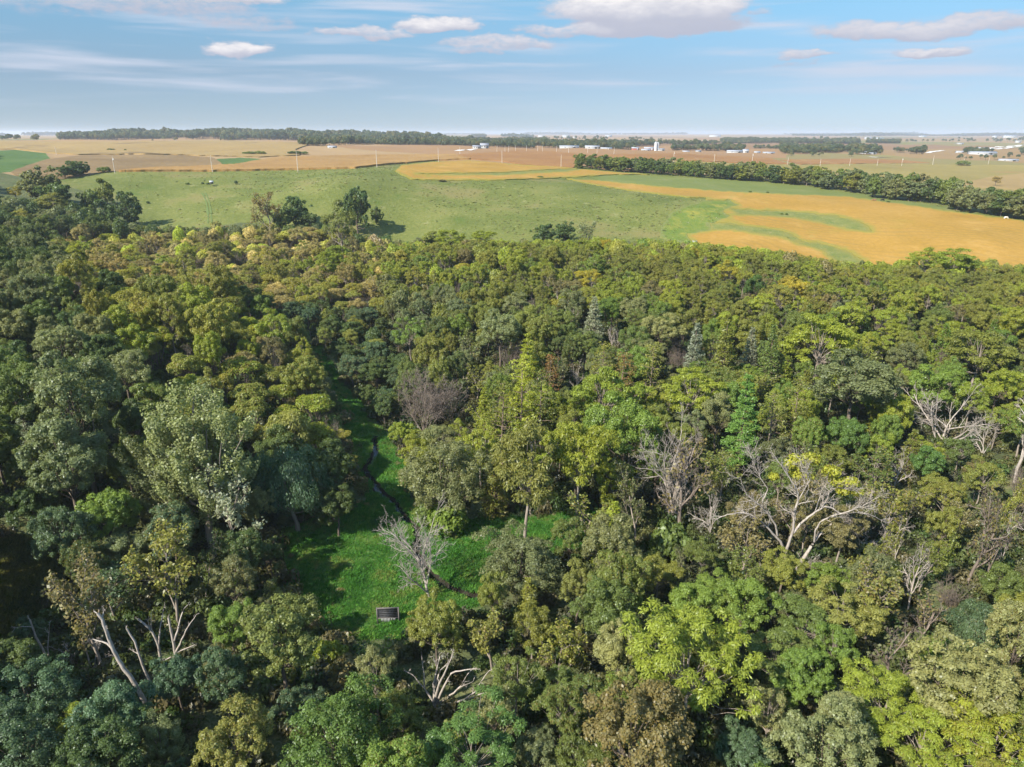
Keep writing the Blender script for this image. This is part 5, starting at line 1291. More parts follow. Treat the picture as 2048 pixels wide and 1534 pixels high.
# ------------------------------------------------------------------ scattered stuff (geometry nodes)
def scatter(name, pts_, scl, rot, tint, meshes, pick_idx):
    cl_ = bpy.data.collections.new(name + '_shapes')
    for i, me in enumerate(meshes):
        o = bpy.data.objects.new('%s_shape_%02d' % (name, i), me); cl_.objects.link(o)
    n_ = len(pts_)
    me = bpy.data.meshes.new(name)
    me.vertices.add(n_); me.vertices.foreach_set('co', np.ascontiguousarray(pts_, np.float32).ravel())
    for k_, typ, arr in (('scl', 'FLOAT_VECTOR', scl), ('rot', 'FLOAT_VECTOR', rot), ('tint', 'FLOAT_COLOR', np.c_[tint, np.ones(n_)])):
        a = me.attributes.new(k_, typ, 'POINT'); a.data.foreach_set('color' if typ == 'FLOAT_COLOR' else 'vector', np.ascontiguousarray(arr, np.float32).ravel())
    a = me.attributes.new('pick', 'INT', 'POINT'); a.data.foreach_set('value', np.ascontiguousarray(pick_idx, np.int32))
    o = add_obj(name, me); set_props(o, kind='stuff')
    ng = bpy.data.node_groups.new(name + '_nodes', 'GeometryNodeTree')
    ng.interface.new_socket('Geometry', in_out='INPUT', socket_type='NodeSocketGeometry'); ng.interface.new_socket('Geometry', in_out='OUTPUT', socket_type='NodeSocketGeometry')
    gi = ng.nodes.new('NodeGroupInput'); go = ng.nodes.new('NodeGroupOutput'); ip = ng.nodes.new('GeometryNodeInstanceOnPoints'); ci = ng.nodes.new('GeometryNodeCollectionInfo')
    ci.inputs['Collection'].default_value = cl_; ci.inputs['Separate Children'].default_value = True; ci.inputs['Reset Children'].default_value = True
    def na(k_, t): nd = ng.nodes.new('GeometryNodeInputNamedAttribute'); nd.data_type = t; nd.inputs['Name'].default_value = k_; return nd.outputs[0]
    L = ng.links
    L.new(gi.outputs[0], ip.inputs['Points']); L.new(ci.outputs[0], ip.inputs['Instance']); ip.inputs['Pick Instance'].default_value = True
    L.new(na('pick', 'INT'), ip.inputs['Instance Index']); L.new(na('rot', 'FLOAT_VECTOR'), ip.inputs['Rotation']); L.new(na('scl', 'FLOAT_VECTOR'), ip.inputs['Scale'])
    L.new(ip.outputs[0], go.inputs[0])
    md = o.modifiers.new('scatter', 'NODES'); md.node_group = ng
    return o
FAR_MESH = [low_tree(900 + s, rz=4.0 + .3 * s) for s in range(5)]
SR = np.random.default_rng(77)
def spin(n_): return np.c_[np.zeros(n_), np.zeros(n_), SR.random(n_) * 6.283]
# trees of the same wood beyond the picture's edges
if OUTSIDE:
    a = np.array([(x, y, z, w / 9.2, w / 9.2, h / 12.5) for (x, y, z, w, h, c) in OUTSIDE]); n_ = len(a)
    scatter('surrounding_woodland', a[:, :3], a[:, 3:], spin(n_), np.array([c for *_, c in OUTSIDE]), FAR_MESH, SR.integers(0, 5, n_))
if MASS:
    MM = [low_tree(920 + s_, rz=4.0 + .3 * s_, puffs=70, leaves=34, lsz=.5) for s_ in range(4)]
    a = np.array([(x, y, z, w / 9.2, w / 9.2, h / 12.5) for (x, y, z, w, h, c) in MASS]); n_ = len(a)
    scatter('smaller_trees_of_the_wood', a[:, :3], a[:, 3:], spin(n_), np.array([c for *_, c in MASS]), MM, SR.integers(0, 4, n_))
# far woods that read as one mass: (px from, px to, distance from, to, density, size)
FARW = [(120, 900, 1750, 2450, .97, 1.75), (600, 1270, 1200, 1750, .85, 1.1), (880, 1100, 1750, 2400, .6, 1.2), (1440, 1720, 2300, 2900, .9, 1.2), (1250, 1440, 1550, 1700, .5, 1.1), (1340, 1490, 1280, 1400, .75, 1.0), (1560, 1770, 1120, 1340, .8, 1.0), (1770, 2300, 1150, 1500, .42, 1.0), (1500, 1770, 1500, 1800, .45, 1.0),
        (1730, 1800, 2350, 2600, .9, 1.1), (1780, 2300, 1650, 1850, .35, 1.0), (1130, 1460, 2000, 2100, .4, 1.0), (-300, 60, 1500, 1560, .5, 1.0), (-400, -20, 560, 640, .8, .9), (-500, 20, 690, 760, .7, .9), (600, 700, 1000, 1120, .8, .8),
        (-300, 420, 6200, 6500, .8, 1.8), (820, 1150, 5200, 5500, .6, 1.6), (1180, 1330, 3600, 3750, .5, 1.3), (1560, 2300, 7500, 7800, .7, 1.9), (1850, 2300, 3300, 3400, .4, 1.3), (-300, 2400, 11500, 11900, .6, 2.4), (1330, 1600, 5600, 5750, .4, 1.6)]
FP = []
for (p0, p1, y0, y1, dens, sz) in FARW:
    if 1000 < y0 < 3000: sz *= .78
    u0, u1 = (p0 - 1024) / FPX / 1.055, (p1 - 1024) / FPX / 1.055
    area = .5 * (u1 - u0) * (y1 ** 2 - y0 ** 2); n_ = int(min(area / (46 * sz * sz), 9000))
    y = np.sqrt(SR.uniform(y0 ** 2, y1 ** 2, n_)); u = SR.uniform(u0, u1, n_); x = u * y
    k_ = 1.0 / (38 * sz * max(1, y0 / 1500))
    f = (vnoise(x * k_ * .6, y * k_ * .35, 31) + .6 * vnoise(x * k_ * 1.7, y * k_, 32)) * .5 + .5
    edge = np.minimum(np.minimum((u - u0) / (u1 - u0), (u1 - u) / (u1 - u0)) * 9, np.minimum((y - y0), (y1 - y)) / (y1 - y0) * 6)
    f2 = vnoise(x * k_ * .16, y * k_ * .10, 33) * .5 + .5
    keep = f * np.clip(.35 + edge, 0, 1) * (.55 + .6 * f2) > (1 - dens) * .8 + .10
    x, y = x[keep], y[keep]; s = sz * SR.uniform(.6, 1.3, len(x)) * (.8 + .35 * vnoise(x * k_, y * k_, 34))
    FP.append(np.c_[x, y, hz(x, y) - .3, s * 1.02, s * 1.02, s * SR.uniform(.85, 1.1, len(x))])
# thin lines of trees along far field edges
for (pa, pb, ya, yb, sz, sp) in [(1040, 1330, 3300, 3000, 1.2, 14), (1180, 1440, 2050, 2000, 1.0, 12), (1600, 1760, 3100, 3300, 1.3, 16), (1780, 2040, 2700, 2900, 1.1, 16), (700, 900, 2700, 2700, 1.3, 14), (0, 130, 1450, 1400, 1.0, 12), (300, 480, 1500, 1500, .7, 30), (1560, 1720, 1000, 1030, .5, 11), (1110, 1250, 1120, 1150, .7, 10), (1900, 2048, 1000, 1050, .6, 12)]:
    xa, xb = (pa - 1024) / FPX / 1.05 * ya, (pb - 1024) / FPX / 1.05 * yb; n_ = int(math.hypot(xb - xa, yb - ya) / sp); t = np.sort(SR.random(n_)); x = xa + (xb - xa) * t + SR.normal(size=n_) * 4; y = ya + (yb - ya) * t + SR.normal(size=n_) * 6
    s = sz * SR.uniform(.6, 1.2, n_); FP.append(np.c_[x, y, hz(x, y) - .3, s, s, s * SR.uniform(.8, 1.1, n_)])
FP = np.concatenate(FP); n_ = len(FP)
tc = np.array([(.085, .115, .05), (.10, .13, .058), (.13, .15, .065), (.075, .105, .055), (.16, .155, .065)])[SR.integers(0, 5, n_)] * SR.uniform(.8, 1.2, (n_, 1))
scatter('far_woods', FP[:, :3], FP[:, 3:], spin(n_), tc, FAR_MESH, SR.integers(0, 5, n_))
print('far woods', n_, time.perf_counter() - T0)
# undergrowth on the forest floor
def bush_mesh(seed, R0=1.25, H=1.7, n_=330, L=.33, Wd=.21):
    R = np.random.default_rng(seed); q = norm(R.normal(size=(n_, 3)) + np.array([0, 0, .35])); k_ = R.integers(0, 7, n_); cc = R.normal(size=(7, 3)) * np.array([.6, .6, .25]) * R0 * .7 + np.array([0, 0, H * .4])
    C = cc[k_] + q * R0 * .45; C[:, 2] = np.maximum(C[:, 2], .05); s = R.uniform(.6, 1.3, n_)
    return card_mesh('undergrowth_clump', cards(C, q + R.normal(size=(n_, 3)) * .5, L * s, Wd * s, R), R, LEAF_I, (k_ / 7.0))
n_ = 30000
y = np.sqrt(SR.uniform(40 ** 2, 330 ** 2, n_)); x = SR.uniform(-.95, .95, n_) * y
pt = tr_poly(np.stack([x, y], 1)); keep = inside(pt, FT) & ~inside(pt, mead_tr) & ~inside(pt, clr_tr) & (creek_dist(x, y) > 2.5) & ~inside(np.stack(project((x, y, hz(x, y) + 1.6))[:2], 1), CLEARV) & (SR.random(n_) < np.clip(190.0 / y, .45, 1))
x, y = x[keep], y[keep]; n_ = len(x); s = SR.uniform(.6, 1.5, n_)
tc = np.array([(.095, .12, .036), (.13, .135, .05), (.07, .115, .032), (.14, .125, .062), (.10, .13, .042), (.085, .09, .048)])[SR.integers(0, 6, n_)] * SR.uniform(.7, 1.3, (n_, 1))
upx = np.stack(project((x, y, hz(x, y) + 2.0))[:2], 1)
tz = inside(upx, zpoly[0][1]); tc[tz] = np.array([(.29, .25, .115), (.27, .25, .075), (.26, .21, .125), (.23, .24, .07)])[SR.integers(0, 4, tz.sum())]; s[tz] *= 1.5
tz = inside(upx, zpoly[1][1]) | inside(upx, zpoly[3][1]); tc[tz] *= 1.5; s[tz] *= 1.4
scatter('undergrowth', np.c_[x, y, hz(x, y) - .05], np.c_[s, s, s * SR.uniform(.7, 1.5, n_)], spin(n_), tc, [bush_mesh(950 + i) for i in range(6)], SR.integers(0, 6, n_))
print('undergrowth', n_)
n_ = 2600; mw = np.stack([np.exp(mead_tr[:, 1]) * np.sin(mead_tr[:, 0]), np.exp(mead_tr[:, 1]) * np.cos(mead_tr[:, 0])], 1)
x = SR.uniform(mw[:, 0].min(), mw[:, 0].max(), n_); y = SR.uniform(mw[:, 1].min(), mw[:, 1].max(), n_); dm = np.sqrt(((np.stack([x, y], 1)[:, None] - mw[None]) ** 2).sum(-1)).min(1)
keep = inside(np.stack([x, y], 1), mw) & (creek_dist(x, y) > 1.0) & (SR.random(n_) < np.clip(1.25 - dm / 3.5, .10, 1) * (.35 + .65 * (vnoise(x / 5, y / 5, 71) > 0))); x, y, dm = x[keep], y[keep], dm[keep]; n_ = len(x); s = SR.uniform(.16, .42, n_) * np.where(dm < 2.0, 1.5, 1.0)
tc = np.array([(.10, .16, .035), (.16, .19, .05), (.08, .13, .035), (.22, .20, .08), (.13, .17, .05)])[SR.integers(0, 5, n_)] * SR.uniform(.8, 1.2, (n_, 1))
scatter('meadow_weeds', np.c_[x, y, hz(x, y) - .02], np.c_[s, s, s * SR.uniform(.6, 1.1, n_)], spin(n_), tc, [bush_mesh(940 + i) for i in range(4)], SR.integers(0, 4, n_))
# meadow grass: tufts of blades
def tuft(seed, blades=26, H=.32, R0=.26):
    R = np.random.default_rng(seed); p = R.normal(size=(blades, 2)) * R0 * .7; th = R.random(blades) * 6.283; h = H * R.uniform(.5, 1.3, blades); ln = R.uniform(.2, .8, blades) * h
    d = np.stack([np.cos(th), np.sin(th)], 1); s = np.stack([-d[:, 1], d[:, 0]], 1) * .022
    a = np.c_[p - s, np.zeros(blades)]; b_ = np.c_[p + s, np.zeros(blades)]; c_ = np.c_[p + d * ln[:, None] * .4 + s * .8, h * .7]; e = np.c_[p + d * ln[:, None], h]
    v = np.stack([a, b_, c_, e], 1).reshape(-1, 3)
    return card_mesh('grass_tuft', v, R, LEAF_I, R.random(blades))
def grass_on(name, poly_tr, count, cols, hs):
    w = np.stack([np.exp(poly_tr[:, 1]) * np.sin(poly_tr[:, 0]), np.exp(poly_tr[:, 1]) * np.cos(poly_tr[:, 0])], 1); lo, hi = w.min(0), w.max(0)
    x = SR.uniform(lo[0], hi[0], count); y = SR.uniform(lo[1], hi[1], count); keep = inside(np.stack([x, y], 1), w) & (creek_dist(x, y) > .75)
    x, y = x[keep], y[keep]; n_ = len(x); t = vnoise(x / 3.1, y / 3.1, 41) * .5 + vnoise(x / .9, y / .9, 42) * .35 + SR.normal(size=n_) * .2
    c = np.array(cols)[np.clip(((t + .8) / 1.6 * len(cols)).astype(int), 0, len(cols) - 1)]; s = hs * (1 + .5 * vnoise(x / 2.2, y / 2.2, 43)) * SR.uniform(.7, 1.3, n_)
    return np.c_[x, y, hz(x, y)], np.c_[s * 1.1, s * 1.1, s], c
g1 = grass_on('m', mead_tr, 70000, [(.052, .165, .026), (.070, .21, .034), (.095, .245, .042), (.135, .265, .05), (.22, .27, .075)], 1.0)
g2 = grass_on('c', clr_tr, 12000, [(.06, .085, .02), (.09, .11, .025), (.13, .13, .03), (.17, .16, .045)], 1.5)
gg = [np.concatenate([a, b_]) for a, b_ in zip(g1, g2)]; n_ = len(gg[0])
scatter('grass', gg[0], gg[1], spin(n_), gg[2], [tuft(970 + i) for i in range(5)], SR.integers(0, 5, n_))
print('grass', n_, time.perf_counter() - T0)

# coarse tufts and weeds over the pasture and the terraces
past_tr = polys[1]; n_ = 14000
y = np.sqrt(SR.uniform(300 ** 2, 520 ** 2, n_)); x = SR.uniform(-.52, .62, n_) * y; pt = tr_poly(np.stack([x, y], 1))
keep = inside(pt, past_tr) & ~inside(pt, FT)
for nm_i, r_ in enumerate(REG):
    if r_[0] in ('soybean_field', 'corn_field', 'bean_field', 'stubble_field', 'hay_field'): keep &= ~inside(pt, polys[nm_i])
ter = np.zeros(n_, bool)
for nm_i, r_ in enumerate(REG):
    if r_[0] in ('grass_terrace', 'grass_waterway'): ter |= inside(pt, polys[nm_i])
keep |= ter
pn = vnoise(x / 33, y / 33, 51) + .6 * vnoise(x / 9, y / 9, 52); keep &= (pn + SR.normal(size=n_) * .5 > -.1) | ter
x, y = x[keep], y[keep]; n_ = len(x); s = SR.uniform(.15, .42, n_) * (1 + .6 * (SR.random(n_) < .05))
tc = np.array([(.22, .24, .095), (.32, .30, .15), (.19, .225, .08), (.42, .40, .26), (.16, .19, .065), (.29, .27, .15)])[SR.integers(0, 6, n_)] * SR.uniform(.8, 1.15, (n_, 1))
scatter('pasture_weeds', np.c_[x, y, hz(x, y) + .02], np.c_[s * 1.3, s * 1.3, s * SR.uniform(.25, .5, n_)], spin(n_), tc, [bush_mesh(990 + i, n_=40, L=.9, Wd=.6) for i in range(4)], SR.integers(0, 4, n_))
# ------------------------------------------------------------------ hedgerow between the fields, tree by tree
HB = np.array([(1163, 336), (1300, 348), (1410, 355), (1512, 362), (1610, 371), (1702, 384), (1745, 389)], float); HH = np.array([(1163, 24), (1300, 29), (1410, 30), (1537, 33), (1610, 37), (1702, 40), (1745, 42)], float)
HB2 = np.array([(1745, 396), (1820, 402), (1899, 409), (1912, 420), (1980, 430), (2060, 441)], float)
ONES = ['', 'first', 'second', 'third', 'fourth', 'fifth', 'sixth', 'seventh', 'eighth', 'ninth', 'tenth', 'eleventh', 'twelfth', 'thirteenth', 'fourteenth', 'fifteenth', 'sixteenth', 'seventeenth', 'eighteenth', 'nineteenth']
def ordinal(k_):
    """0 -> first, 1 -> second ..."""
    k_ += 1
    if k_ < 20: return ONES[k_]
    t_, o_ = divmod(k_, 10); tens = ['', '', 'twent', 'thirt', 'fort', 'fift', 'sixt', 'sevent', 'eight', 'ninet'][t_]
    return tens + 'ieth' if o_ == 0 else tens + 'y-' + ONES[o_]
def hedgerow(base, hfun, w0, w1, step, cols, text, rows):
    d = np.r_[0, np.cumsum(np.hypot(*np.diff(base, axis=0).T))]; s = 0.0; k_ = 0
    while s < d[-1]:
        bx = np.interp(s, d, base[:, 0]); by = np.interp(s, d, base[:, 1])
        for rw in range(rows):
            f = s / d[-1]; w = (w0 + (w1 - w0) * f) * random.uniform(.85, 1.2); h = hfun(bx) * random.uniform(.8, 1.05)
            c = pick(cols); yy = by - 3.0 * rw + random.uniform(-.8, .8)
            kd = 'hedge'
            r_ = at_base(kd, bx + random.uniform(-4, 4), yy, h * (1 + .06 * rw), w, c, None, random.randrange(5))
            r_['label'] = (text if rw == 0 else 'second-row ' + text) % (c, ordinal(k_))
            r_['o']['label'] = r_['label']; r_['o'].name = 'hedgerow_tree'; r_['o']['group'] = 'hedgerow trees between the fields'
        s += step * (w0 + (w1 - w0) * s / d[-1]); k_ += 1
HC = {'mid green': .3, 'dark green': .22, 'olive green': .28, 'grey-green': .2}
hedgerow(HB, lambda b_: np.interp(b_, HH[:, 0], HH[:, 1]), 27, 40, .62, HC, '%s tree, %s from the far tip of the hedgerow above the soybeans', 2)
hedgerow(HB2, lambda b_: np.interp(b_, [1745, 1850, 1900, 2060], [46, 48, 50, 56]), 42, 56, .55, {'dark green': .3, 'grey-green': .4, 'mid green': .2, 'brownish olive': .1}, '%s tree, %s along the oak row running to the right edge', 2)
# lone bushes on the far fields and the pasture
for (kd, bx, by, h, w, c, lb) in [
    ('hedge', 150, 352, 30, 40, 'dark green', 'dark round thicket tree on the brown field above the upper left trees'), ('hedge', 131, 356, 24, 34, 'dark green', 'dark thicket tree at the near end of the clump on the brown field'), ('hedge', 168, 350, 27, 30, 'dark green', 'dark thicket tree at the far end of the clump on the brown field'),
    ('bush', 208, 345, 11, 26, 'mid green', 'low dark bush beside the first utility pole'), ('bush', 498, 309, 6, 26, 'mid green', 'low shrub strip in the tan field, first of two'), ('bush', 520, 309, 7, 24, 'olive green', 'rounder shrub right of the low strip in the tan field'), ('bush', 590, 309, 7, 30, 'dark green', 'low shrub beside the third utility pole'), ('bush', 608, 309, 6, 18, 'mid green', 'little shrub next to the low one by the third pole'),
    ('bush', 472, 369, 8, 9, 'dark green', 'single dark bush in the pasture right of the raised box'), ('bush', 416, 369, 4, 7, 'dark green', 'tiny dark bush left of the raised box in the pasture'), ('bush', 405, 368, 4, 6, 'dark green', 'tiny dark bush farther left of the raised box'), ('bush', 375, 369, 4, 8, 'mid green', 'tiny pasture bush farthest left of the raised box'),
    ('bush', 296, 407, 5, 7, 'dark green', 'tiny dark bush by the shadow at the pasture corner'), ('bush', 222, 301, 4, 16, 'dark green', 'dark scrub line in the far tan field'), ('bush', 251, 302, 4, 6, 'dark green', 'dark scrub spot right of the scrub line'),
    ('bush', 1563, 430, 5, 8, 'mid green', 'small shrub on the upper grass terrace, first of two'), ('bush', 1573, 431, 5, 8, 'mid green', 'small shrub on the upper grass terrace, second of two'), ('bush', 1500, 386, 4, 7, 'dark green', 'tiny bush at the top edge of the soybeans'), ('bush', 1535, 387, 4, 7, 'dark green', 'tiny bush right of the other one atop the soybeans'), ('bush', 1776, 406, 4, 8, 'dark green', 'tiny bush right of the grazing cattle'),
    ('bush', 1155, 335, 6, 14, 'mid green', 'low bush at the far tip of the hedgerow'), ('bush', 1925, 331, 9, 30, 'mid green', 'green thicket on the pale field beyond the hedgerow'), ('bush', 885, 363, 4, 20, 'brownish olive', 'brown scrub under the far soybean strip'), ('bush', 1080, 356, 4, 14, 'mid green', 'low scrub below the far soybean terrace'),
    ('round', 1990, 372, 20, 18, 'tan', 'thin pale tree behind the oak row on the pale field')]:
    r_ = at_base(kd, bx, by, h, w, c, lb, random.randrange(3))
import collections
print(collections.Counter(r_['o'].name.split('.')[0] for r_ in TREES))
print('trees in all', len(TREES), time.perf_counter() - T0)

# ------------------------------------------------------------------ small built things
def flat_mat(name, c, rough=.8, nz=.15, sc=4.0, metal=0.0):
    m, b, out = new_mat(name); tc_ = b.node('ShaderNodeTexCoord').outputs['Object']; n1 = b.noise(tc_, sc, 3.0, .6)
    k_ = b.math('ADD', 1 - nz, b.math('MULTIPLY', n1, 2 * nz)); bs = b.node('ShaderNodeBsdfPrincipled'); b.put(bs.inputs['Base Color'], b.mix(1.0, c, b.comb(k_, k_, k_), 'MULTIPLY')); bs.inputs['Roughness'].default_value = rough; bs.inputs['Metallic'].default_value = metal
    b.l.new(bs.outputs[0], out.inputs['Surface']); return m
M_WHITE = flat_mat('white_paint', (.40, .40, .385)); M_ROOFG = flat_mat('grey_roof', (.24, .25, .27)); M_ROOFW = flat_mat('white_metal_roof', (.36, .37, .38), .5); M_RED = flat_mat('red_barn_paint', (.36, .09, .06)); M_POLE = flat_mat('weathered_pole_wood', (.50, .44, .37)); M_GLASS = flat_mat('dark_window_glass', (.03, .035, .04), .15); M_SILO = flat_mat('silo_concrete', (.62, .61, .58)); M_DARK = flat_mat('dark_panel', (.020, .021, .024), .6, .5, 9.0); M_GREYW = flat_mat('grey_weathered_wood', (.115, .105, .095), .9, .3, 12.0); M_GRAVEL = flat_mat('pale_gravel', (.62, .60, .56)); M_TANW = flat_mat('tan_siding', (.55, .46, .34))
def box_arr(c, s, rz=0.0):
    x, y, z = s[0] / 2, s[1] / 2, s[2] / 2
    v = np.array([(-x, -y, -z), (x, -y, -z), (x, y, -z), (-x, y, -z), (-x, -y, z), (x, -y, z), (x, y, z), (-x, y, z)], float)
    if rz: v[:, :2] = v[:, :2] @ np.array([[math.cos(rz), math.sin(rz)], [-math.sin(rz), math.cos(rz)]])
    f = np.array([(0, 3, 2, 1), (4, 5, 6, 7), (0, 1, 5, 4), (1, 2, 6, 5), (2, 3, 7, 6), (3, 0, 4, 7)])
    return v + np.array(c, float), f
def box_obj(name, c, s, mat, parent, rz=0.0):
    v, f = box_arr(c, s, rz); return add_obj(name, mesh_from(name, v, f, [mat]), parent)
def root_at(name, loc, rz, label, cat, group=None):
    r = bpy.data.objects.new(name, None); COL.objects.link(r); r.location = loc; r.rotation_euler = (0, 0, rz); set_props(r, label, cat, group); return r
def gable(name, loc, rz, w, d, hw, hr, wall, roof, label, cat='building', group=None, wins=0, door=True):
    """a gabled building; w along its ridge"""
    r = root_at(name, loc, rz, label, cat, group)
    x, y = w / 2, d / 2
    v = np.array([(-x, -y, -.6), (x, -y, -.6), (x, y, -.6), (-x, y, -.6), (-x, -y, hw), (x, -y, hw), (x, y, hw), (-x, y, hw), (-x, 0, hw + hr), (x, 0, hw + hr)], float)
    me = mesh_from(name + '_wall', v, [np.array([(0, 1, 5, 4), (2, 3, 7, 6)]), np.array([(1, 2, 6), (1, 6, 9), (1, 9, 5), (3, 0, 4), (3, 4, 8), (3, 8, 7)])], [wall]); add_obj('wall', me, r)
    e = .35; t = .18; ov = .4; k_ = hr / y
    v = []
    for sgn in (-1, 1):
        a = np.array([(-x - ov, sgn * (y + e), hw - k_ * e), (x + ov, sgn * (y + e), hw - k_ * e), (x + ov, 0, hw + hr), (-x - ov, 0, hw + hr)], float); v += [a + (0, 0, .04), a + (0, 0, .04 + t)]
    v = np.concatenate(v); f = []
    for o_ in (0, 8): f += [(o_ + 0, o_ + 1, o_ + 2, o_ + 3), (o_ + 4, o_ + 7, o_ + 6, o_ + 5), (o_ + 0, o_ + 4, o_ + 5, o_ + 1), (o_ + 1, o_ + 5, o_ + 6, o_ + 2), (o_ + 3, o_ + 2, o_ + 6, o_ + 7), (o_ + 0, o_ + 3, o_ + 7, o_ + 4)]
    add_obj('roof', mesh_from(name + '_roof', v, np.array(f), [roof]), r)
    for i in range(wins):
        wx = -x + w * (i + .7) / (wins + .4); box_obj('window', (wx, -y - .01, hw * .6), (min(1.2, w / (wins * 2.2)), .12, min(1.4, hw * .4)), M_GLASS, r)
    if door: box_obj('door', (x * .55, -y - .015, min(1.5, hw * .45) - .05), (min(3.0, w * .18), .12, min(3.0, hw * .85)), M_GLASS if wall is not M_RED else M_WHITE, r)
    return r
def ground_at(px, py, y=None):
    if y is None: return cast(px, py)
    d = ray(px, py); x = d[0] / d[1] * y; return np.array([x, y, float(hz(x, y))])
# (kind, px centre, base py, width px, height px, distance, wall, roof, label)
BLD = [
    ('farmhouse', 969, 304, 17, 10, 1060, M_WHITE, M_ROOFG, 'white gabled farmhouse in front of the far woods'), ('farmhouse_wing', 954, 305, 16, 6, 1050, M_WHITE, M_ROOFG, 'low white building adjoining the gabled farmhouse'),
    ('farm_shed', 1138, 306, 38, 5, 1080, M_WHITE, M_ROOFW, 'long low white shed, left end of the farmyard above the hedgerow tip'), ('farm_shed', 1184, 309, 28, 6, 1060, M_WHITE, M_ROOFW, 'white shed right of the long low one above the hedgerow tip'), ('farm_shed', 1212, 307, 22, 5, 1090, M_TANW, M_ROOFW, 'tan-walled shed right of the two white ones'),
    ('barn', 1270, 304, 14, 5, 1250, M_RED, M_ROOFW, 'small red barn left of the silo'), ('barn', 1298, 305, 20, 6, 1240, M_RED, M_ROOFW, 'red barn beside the silo'), ('farm_shed', 1291, 309, 18, 4, 1200, M_WHITE, M_ROOFW, 'white shed in front of the red barn'), ('farm_shed', 1321, 305, 13, 4, 1230, M_WHITE, M_ROOFW, 'white shed right of the silo'),
    ('farm_shed', 1371, 312, 13, 4, 1120, M_WHITE, M_ROOFW, 'small white shed between the silo farm and the big white farm'), ('farm_shed', 1396, 309, 10, 3, 1200, M_WHITE, M_ROOFG, 'little grey-roofed shed left of the big white farm'), ('farm_shed', 1468, 315, 30, 5, 1080, M_WHITE, M_ROOFW, 'long white hall of the big white farm'), ('barn', 1490, 312, 11, 8, 1110, M_WHITE, M_ROOFW, 'tall white barn of the big white farm'), ('farm_shed', 1513, 314, 11, 4, 1100, M_WHITE, M_ROOFW, 'small white shed right of the tall white barn'), ('farm_shed', 1536, 315, 22, 2.5, 1080, M_WHITE, M_ROOFW, 'very low white shed at the right end of the big white farm'),
    ('farm_shed', 1430, 271, 22, 3.6, 5200, M_WHITE, M_ROOFW, 'long white halls on the horizon'), ('farm_shed', 1736, 278, 13, 4, 3900, M_WHITE, M_ROOFW, 'white farm on the far red-brown slope, left part'), ('farm_shed', 1757, 279, 20, 3.6, 3800, M_WHITE, M_ROOFW, 'white farm on the far red-brown slope, right part'),
    ('farm_shed', 1727, 311, 13, 5, 1180, M_WHITE, M_ROOFW, 'white house-like shed among the valley trees, left of the pale strip'), ('farm_shed', 1743, 312, 14, 3.5, 1160, M_WHITE, M_ROOFW, 'low shed right of the white house-like shed'), ('house', 1831, 305, 7, 4, 1500, M_WHITE, M_ROOFW, 'single white house deep among the valley trees'), ('farm_shed', 1919, 311, 16, 4, 1300, M_WHITE, M_ROOFW, 'white shed left of the long white building row'), ('farm_shed', 1962, 317, 48, 5.5, 1150, M_WHITE, M_ROOFW, 'long white building near the right edge'), ('farm_shed', 2014, 329, 34, 4, 980, M_WHITE, M_ROOFW, 'low white buildings at the right edge beyond the pale field'), ('farm_shed', 1961, 302, 18, 3.5, 1600, M_WHITE, M_ROOFW, 'white shed beside the pale road'), ('farm_shed', 1920, 289, 12, 2.6, 2400, M_WHITE, M_ROOFW, 'white shed alone on the far brown slope'), ('farm_shed', 2036, 285, 10, 3.6, 2600, M_WHITE, M_ROOFW, 'white house above the pale road at the right edge'),
    ('farm_shed', 203, 271, 17, 5, 4600, M_WHITE, M_ROOFW, 'white elevator-like building on the left horizon'), ('farm_shed', 230, 271, 9, 3.2, 4700, M_WHITE, M_ROOFW, 'small white building right of the elevator-like one'), ('farm_shed', 666, 313, 16, 2.4, 900, M_WHITE, M_ROOFW, 'flat white shed at the edge of the orange corn field'), ('farm_shed', 1132, 274, 15, 4, 4200, M_WHITE, M_ROOFW, 'white farm above the middle woods, left one'), ('farm_shed', 1150, 276, 7, 2.8, 4000, M_WHITE, M_ROOFW, 'small white building right of the white farm above the middle woods'), ('farm_shed', 1217, 271, 13, 3.5, 5000, M_WHITE, M_ROOFW, 'white farm on the horizon above the sheds'), ('farm_shed', 1083, 272, 14, 3, 4900, M_WHITE, M_ROOFW, 'white farmstead on the horizon, middle'), ('farm_shed', 2020, 274, 24, 4.5, 5000, M_WHITE, M_ROOFW, 'white town buildings on the right horizon'), ('farm_shed', 1990, 273, 10, 3.4, 5100, M_WHITE, M_ROOFW, 'white building left of the town on the right horizon'), ('farm_shed', 1845, 272, 14, 2.6, 5300, M_WHITE, M_ROOFW, 'thin white building on the far right horizon'),
]
for (nm, px, by, wp, hp, y, wl, rf, lb) in BLD:
    p = ground_at(px, by, y); k_ = y / FPX / 1.05; w = wp * k_; h = max(hp * k_, 2.5)
    # stand it at the height the picture shows where the relief hides its foot
    zz = CAM_Z + ray(px, by)[2] / ray(px, by)[1] * y; z = max(p[2], min(zz, p[2] + 4))
    gable(nm, (p[0], p[1], z), math.atan2(-p[0], p[1]) * .5 + random.uniform(-.12, .12), w, max(w * .38, 6.0) if w > 12 else w * .8, h * .62, h * .38, wl, rf, lb, 'house' if 'house' in nm else ('barn' if nm == 'barn' else 'shed'), 'far farm buildings', wins=3 if nm.startswith('farmhouse') else (2 if wp > 12 else 1))
